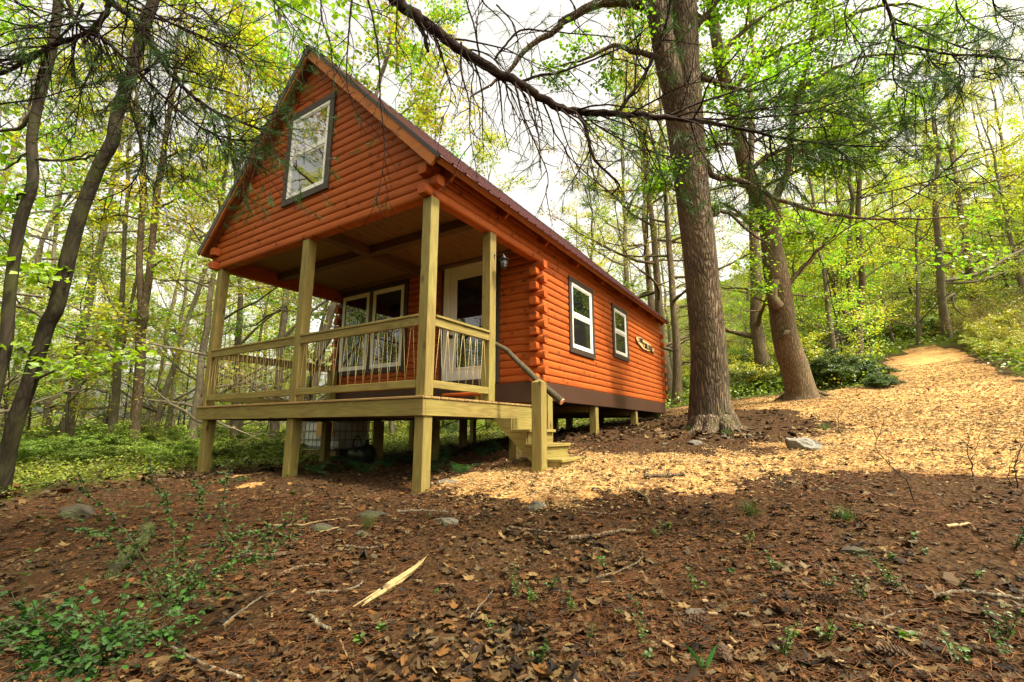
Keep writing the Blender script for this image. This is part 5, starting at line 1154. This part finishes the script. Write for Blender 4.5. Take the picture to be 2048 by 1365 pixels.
for u,v,s,lb in ((1500,1030,1.,'round tuft of grass alone on the brown litter, left of the paler thin tuft'),(1690,1042,.9,'thin tuft of grass on the brown litter, right of the rounder tuft'),(735,1058,.8,'grass tuft between stones in front of the porch'),(1455,872,1.1,'grass tuft right of the big oak base'),(1650,862,1.2,'patch of grass between the brown litter and the chips, left of the lichen rock'),(1380,862,.9,'grass tuft left of the big oak base')):
    o=tag(link('grass_tuft',TU,loc=gp(u,v)),lb,'grass tuft'); o.scale=(s,s,s)
# bare saplings
def bare(label,paths,dep):
    t=Tree(int(paths[0][0][0])); b=at(*paths[0][0],dep); b[2]=hz1(b[0],b[1])-.02
    for i,L in enumerate(paths):
        C=np.array([at(u,v,dep) for u,v in L]); 
        if i==0: C[0]=b
        X=curve(C,14); X[1:-1]+=t.r.normal(0,.006,(12,3)); t.tube(X,np.linspace(.006 if i==0 else .0035,.0015,14),5)
        if i==0:
            for k in range(5):
                j=t.r.integers(4,13); d=X[j]-X[j-1]; d/=np.linalg.norm(d); e=X[j]+(d*.5+perp(d,t.r)*.7)*t.r.uniform(.06,.2); t.tube(np.array([X[j],(X[j]+e)/2+t.r.normal(0,.006,3),e]),[.003,.002,.0012],4)
    return tag(link('bare_sapling',np_mesh('bare_sapling',np.vstack(t.V)-b,[np.vstack(t.Q)],BARKS,smooth=True),loc=b),label,'sapling')
def dep_of(u,v): return float((gp(u,v,.9)-CAM)@FW)
d_=dep_of(1832,1010); bare('thin bare sapling leaning left at the edge of the chips, tallest of the bare stems',[[(1832,1008),(1818,970),(1800,950),(1775,925),(1752,895),(1757,870),(1768,842)]],d_)
d_=dep_of(1945,960); bare('bare forked sapling standing on the sunlit chips at right',[[(1945,962),(1943,930),(1935,895),(1938,870)],[(1943,930),(1955,890),(1962,860)],[(1935,940),(1960,920),(2010,890)]],d_)
d_=dep_of(2030,975); bare('bare whip-like stems at the right edge of the photo above the chips',[[(2034,975),(2030,930),(2045,890),(2052,850)],[(2034,975),(2015,955),(2025,920),(2040,895)]],d_)
d_=dep_of(1590,985); bare('thin bare stem leaning over the dark litter edge, left of the tall sapling',[[(1590,985),(1565,965),(1535,945),(1512,918)],[(1560,960),(1600,950),(1630,940)]],d_)
d_=dep_of(1680,870); bare('short leafless sapling beside the lichen-covered rock',[[(1676,868),(1678,830),(1690,800)],[(1677,845),(1665,820)]],d_)
# ------------------------------------------------------------------ rocks, logs, sticks, cones
import bmesh
def rock(label,u,v,sx,sy,sz,seed,mat,rz=0.,sink=.3,rx=0.):
    r=R_(seed); b=bmesh.new(); bmesh.ops.create_icosphere(b,subdivisions=4,radius=1)
    pl=[(lambda n:(n/np.linalg.norm(n),r.uniform(.5,.85)))(r.normal(size=3)) for _ in range(15)]
    for w in b.verts:
        c=np.array(w.co)
        for n,h in pl:
            k=c@n-h
            if k>0: c=c-n*k*.96
        c*=1+.10*vnoise(c[0]*3+seed,c[1]*3+c[2]*2,seed)+.05*vnoise(c[0]*8,c[1]*8+c[2]*7,seed+3)
        w.co=Vector(c*np.array([sx,sy,sz]))
    me=bpy.data.meshes.new('rock'); b.to_mesh(me); b.free(); me.materials.append(mat)
    q=gp(u,v,.9); o=tag(link('rock',me,loc=(q[0],q[1],q[2]+sz*(.25-.6*sink))),label,'rock'); o.rotation_euler=(rx,.0,rz); return o
rock('large lichen-covered rock lying on the chips right of the big oak','1605' and 1605,898,.30,.15,.16,1,ROCKL,-.6,.2,.25)
for u,v,a,lb in ((1388,888,.13,'flat grey stone in front of the oak base, left of its fellows'),(1452,876,.13,'pale grey stone below the oak roots, topped with a smaller one'),(1448,868,.09,'small stone resting against the oak roots'),(1500,873,.09,'small flat stone right of the oak base'),(1524,876,.09,'small pale stone, rightmost of those by the oak base'),(1405,880,.07,'tiny grey stone between the oak and the stairs'),(1330,890,.08,'small stone half buried in the brown litter left of the oak')):
    rock(lb,u,v,a,a*.7,a*.45,int(u),ROCK,u*.7)
rock('mossy rock half buried in the litter at far left',150,1035,.22,.14,.12,9,ROCKM,.3,.3); rock('grey stone with a lit face in front of the porch',893,1050,.13,.08,.055,10,ROCK,.2); rock('wide flat stone in the litter in front of the middle porch leg',745,1032,.20,.12,.06,11,ROCKM,.1)
rock('dark mossy stone left of the grass tuft in front of the porch',650,1062,.14,.09,.06,12,ROCKM,.5); rock('small dark stone below the grass tuft in front of the porch',725,1072,.10,.07,.05,13,ROCKM,1.); rock('flat brown stone right of the front porch leg',898,968,.17,.10,.05,14,ROCK,.1); rock('round grey stone half sunk in the litter below the stairs',1078,1017,.13,.09,.06,15,ROCK,.6)
rock('tiny bluish stone in the litter left of the short thick stick',1073,1066,.04,.03,.025,16,ROCK,.0); rock('mossy flat stone in the litter at right',1715,1110,.12,.09,.04,17,ROCKM,.4); rock('grey stone in the litter at the lower centre',1400,1228,.075,.05,.025,18,ROCK,.4)
rock('pale boulder seen under the cabin floor beyond the stairs',938,872,.45,.35,.38,19,ROCK,.3,.2); rock('low dark stone left of the pale boulder under the cabin floor',900,882,.3,.2,.16,20,ROCK,.9,.25)
def stick(name,label,pts,w0,w1,mat,group=None,lift=.01,seed=1,ragged=False,branch=0):
    t=Tree(seed+int(pts[0][0])); G=[gp(u,v,.9) for u,v in pts]; dep=np.mean([(g-CAM)@FW for g in G]); n=max(10,len(G)*5); X=curve(np.array(G),n); r0,r1=w0*dep/FPX/2,w1*dep/FPX/2
    rad=np.linspace(r0,r1,n)
    if ragged: rad*=1+.14*t.r.normal(size=n).clip(-1,1)
    zg=hz(X[:,0],X[:,1]); X[:,2]=np.maximum(X[:,2],zg)+rad*.8+lift+.008; X[1:-1]+=t.r.normal(0,max(r0*.25,.002),(n-2,3))
    t.tube(X,rad,8,1+.1*t.r.normal(size=(n,8)))
    for e in (0,-1):
        s_=X[e]+(X[e]-X[1 if e==0 else -2])*.15; t.tube(np.array([X[e],s_]),np.array([rad[e],rad[e]*.15]),8)
    for k in range(branch):
        j=t.r.integers(3,n-2); d=X[j+1]-X[j]; d/=np.linalg.norm(d); e=X[j]+(d*.6+perp(d,t.r)*.5)*t.r.uniform(.05,.16); e[2]=max(e[2],hz1(e[0],e[1])+.01); t.tube(np.array([X[j],(X[j]+e)/2,e]),np.array([rad[j]*.5,rad[j]*.4,rad[j]*.2]),5)
    b=X[0].copy(); return tag(link(name,np_mesh(name,np.vstack(t.V)-b,[np.vstack(t.Q)],mat,smooth=True),loc=b),label,name.replace('_',' '),group)
PALEW=m_wood('weathered_split_wood',0,(.16,.09,.035),(.42,.28,.13),(.06,.03,.01),scale=3.); MOSSL=m_bark('mossy_bark',(.02,.016,.009),(.05,.046,.016),2.,.9,.01)
def split_stick(label,u0,v0,u1,v1,w):
    t=Tree(404); a,b=gp(u0,v0,.9),gp(u1,v1,.9); L=b-a; d=L/np.linalg.norm(L); sd=np.cross(d,[0,0,1]); dep=float(((a+b)/2-CAM)@FW); w=w*dep/FPX
    for k in range(9):
        f0=max(0,t.r.uniform(-.05,.45) if k else 0); f1=min(1,f0+t.r.uniform(.35,.75)) if k else 1.; n=7; f=np.linspace(f0,f1,n)[:,None]; o=sd*t.r.uniform(-.4,.4)*w+np.array([0,0,t.r.uniform(.3,.9)*w])
        X=a+L*f+o*(1-.6*f)+t.r.normal(0,w*.06,(n,3))+sd*np.sin(f*3.1)*w*.8; X[:,2]=np.maximum(X[:,2],hz(X[:,0],X[:,1])+.012+o[2]); r=w*t.r.uniform(.12,.3)*np.array([.25,.8,1,1,.9,.6,.08]); t.tube(X,r*(1-.4*f[:,0]),5)
    return tag(link('stick',np_mesh('stick',np.vstack(t.V)-a,[np.vstack(t.Q)],PALEW),loc=a),label,'stick')
split_stick('splintered pale broken stick lying diagonally in the litter at centre',706,1232,858,1121,17)
stick('log','short moss-covered log half sunk in the litter at left',[(222,1165),(255,1125),(285,1090),(297,1066)],22,24,MOSSL,lift=.005,seed=3)
STK=[([(1138,1087),(1200,1078),(1272,1070)],10,7,'thick dark stick in the litter below the stairs',BARK2),([(252,1240),(290,1275),(330,1300),(420,1345),(482,1368)],5,6,'long bare stick running out of the bottom edge at left',BARKG),([(1192,1166),(1240,1150),(1285,1122),(1268,1088)],5,2,'thin bent twig in the litter right of centre',BARK2),
 ([(1868,1202),(1930,1196),(1990,1202),(2050,1210)],9,7,'grey stick beside the broad green leaves at lower right',BARKG),([(1682,1246),(1750,1262),(1830,1282),(1900,1300),(1985,1318)],11,8,'long dark rotting branch in the litter at lower right',BARK2),([(450,1124),(500,1118),(538,1120),(572,1117)],6,8,'dark broken twig with pale ends left of the splintered stick',BARK2),
 ([(552,1158),(610,1140),(650,1138)],6,4,'curved brown twig left of the splintered stick',BARK2),([(612,1196),(680,1190),(715,1182),(725,1170)],6,4,'thin brown stick just left of the splintered stick',BARKG),([(795,1031),(845,1028),(896,1031)],6,4,'straight twig lying in front of the front porch leg',BARKG),([(545,1057),(600,1056),(640,1048),(690,1042)],3,2,'thin pale twig lying left of the stones before the porch',PALEW),
 ([(1255,985),(1290,1000),(1300,1018)],7,5,'dark stick at the lower edge of the sunlit chips',BARK2),([(1288,960),(1330,958),(1370,957)],9,6,'short dark stick lying on the chips below the brown patch',BARK2),([(1160,1030),(1220,1034),(1258,1028)],4,2,'thin twig lying in the litter below the chips at centre',BARK2),([(940,1245),(970,1210),(985,1190)],3,2,'short upright twig in the lower centre litter',BARKG),
 ([(445,1262),(480,1232),(520,1205),(545,1195)],5,3,'thin brown twig at lower left',BARKG),([(616,1240),(640,1262),(660,1268)],9,7,'short thick lichen-flecked stick at lower left of centre',BARKG),([(680,1290),(690,1315),(705,1348)],3,2,'thin pale splinter at the bottom left of centre',PALEW),([(1745,1258),(1800,1235),(1855,1228)],5,3,'grey twig crossing the dark branch at lower right',BARKG),
 ([(1895,1062),(1940,1056)],7,5,'short white broken stick in the litter at right',PALEW),([(715,1258),(760,1256),(800,1248)],5,3,'brown twig below the splintered stick',BARK2),([(1020,1062),(1060,1068),(1130,1072)],6,4,'brown twig left of the thick dark stick',BARK2),([(690,1100),(740,1105),(765,1098)],6,5,'brown stick above the splintered stick',BARK2),([(640,1070),(700,1058),(760,1060)],3,2,'pale thin twig among the stones before the porch',PALEW)]
for k,(L,a,b,lb,mt) in enumerate(STK): stick('stick',lb,L,a,b,mt,seed=10+k,branch=k%3)
def cone_mesh():
    V=[];F=[];n=70
    for k in range(n):
        f=k/n; a=k*2.39996; R0=.022*math.sin(PI*min(1,.18+f*.8))+.004; z=-.05+.1*f; o=np.array([math.cos(a),math.sin(a),0]); s_=np.array([-math.sin(a),math.cos(a),0]); up=np.array([0,0,1]); w=.0085*(1-.3*f)
        base=o*R0*.3+up*z; tip=o*R0*1.15+up*(z+.010); i=len(V); V+=[base-s_*w*.4,base+s_*w*.4,tip+s_*w,tip+o*.003+up*.004,tip-s_*w,base-up*.004,tip-up*.004]; F+=[[i,i+1,i+2],[i,i+2,i+3],[i,i+3,i+4],[i+5,i+6,i+2],[i+5,i+2,i+1],[i+5,i+4,i+6],[i+5,i,i+4],[i+6,i+4,i+3],[i+6,i+3,i+2]]
    return np.array(V),np.array(F)
Vc,Fc=cone_mesh(); CONE=np_mesh('pine_cone',Vc,[Fc],m_flat('pine_cone_scale',(.075,.045,.025),.8,.2,var=.5,scale=60.)); 
for k,(u,v,lb) in enumerate(((1655,1215,'brown pine cone, uppermost of the four in the litter at lower right'),(1392,1258,'brown pine cone under dead leaves, leftmost of the four'),(1450,1325,'brown pine cone near the tall green blades at the bottom edge'),(1792,1325,'brown pine cone at the bottom edge below the dark branch'))):
    q=gp(u,v,.9); o=tag(link('pine_cone',CONE,loc=(q[0],q[1],q[2]+.028)),lb,'pine cone'); o.rotation_euler=(1.45,.2,k*1.3+.9); o.scale=(.95,.95,1.05)
# ------------------------------------------------------------------ light
SUN_EL,SUN_AZ=56.,  -4.      # elevation, and heading measured from +x towards +y
sd_=np.array([math.cos(math.radians(SUN_EL))*math.cos(math.radians(SUN_AZ)),math.cos(math.radians(SUN_EL))*math.sin(math.radians(SUN_AZ)),math.sin(math.radians(SUN_EL))])
l=bpy.data.lights.new('sun','SUN'); l.energy=2.9; l.angle=math.radians(5.); l.color=(1.,.92,.76); so=bpy.data.objects.new('sun',l); col.objects.link(so); so.rotation_euler=Vector(sd_).to_track_quat('Z','Y').to_euler()
w=bpy.data.worlds.new('World'); sc.world=w; w.use_nodes=True; nt=w.node_tree; nt.nodes.clear()
sk=nt.nodes.new('ShaderNodeTexSky'); sk.sky_type='NISHITA'; sk.sun_disc=False; sk.sun_elevation=math.radians(SUN_EL); sk.sun_rotation=math.radians(90-SUN_AZ); sk.air_density=1.; sk.dust_density=6.; sk.ozone_density=1.
hs=nt.nodes.new('ShaderNodeHueSaturation'); hs.inputs['Saturation'].default_value=.1; hs.inputs['Value'].default_value=1.
bg=nt.nodes.new('ShaderNodeBackground'); bg.inputs['Strength'].default_value=.15; wo=nt.nodes.new('ShaderNodeOutputWorld')
nt.links.new(sk.outputs[0],hs.inputs['Color']); tn=nt.nodes.new('ShaderNodeMix'); tn.data_type='RGBA'; tn.blend_type='MULTIPLY'; tn.inputs[0].default_value=1.; tn.inputs[7].default_value=(1.,.95,.84,1)
nt.links.new(hs.outputs[0],tn.inputs[6]); nt.links.new(tn.outputs[2],bg.inputs[0]); nt.links.new(bg.outputs[0],wo.inputs[0])
sc.view_settings.view_transform='Standard'; sc.view_settings.look='None'; sc.view_settings.exposure=1.65; sc.view_settings.gamma=1.
cy=sc.cycles; cy.max_bounces=6; cy.diffuse_bounces=3; cy.glossy_bounces=3; cy.transmission_bounces=4; cy.transparent_max_bounces=4; cy.caustics_reflective=False; cy.caustics_refractive=False; cy.sample_clamp_indirect=6.
cy.use_denoising=True; cy.denoiser='OPENIMAGEDENOISE'; cy.denoising_prefilter='ACCURATE'; cy.use_adaptive_sampling=False
print('objects',len(sc.objects),'tris approx',sum(len(o.data.polygons) for o in sc.objects if o.type=='MESH'))
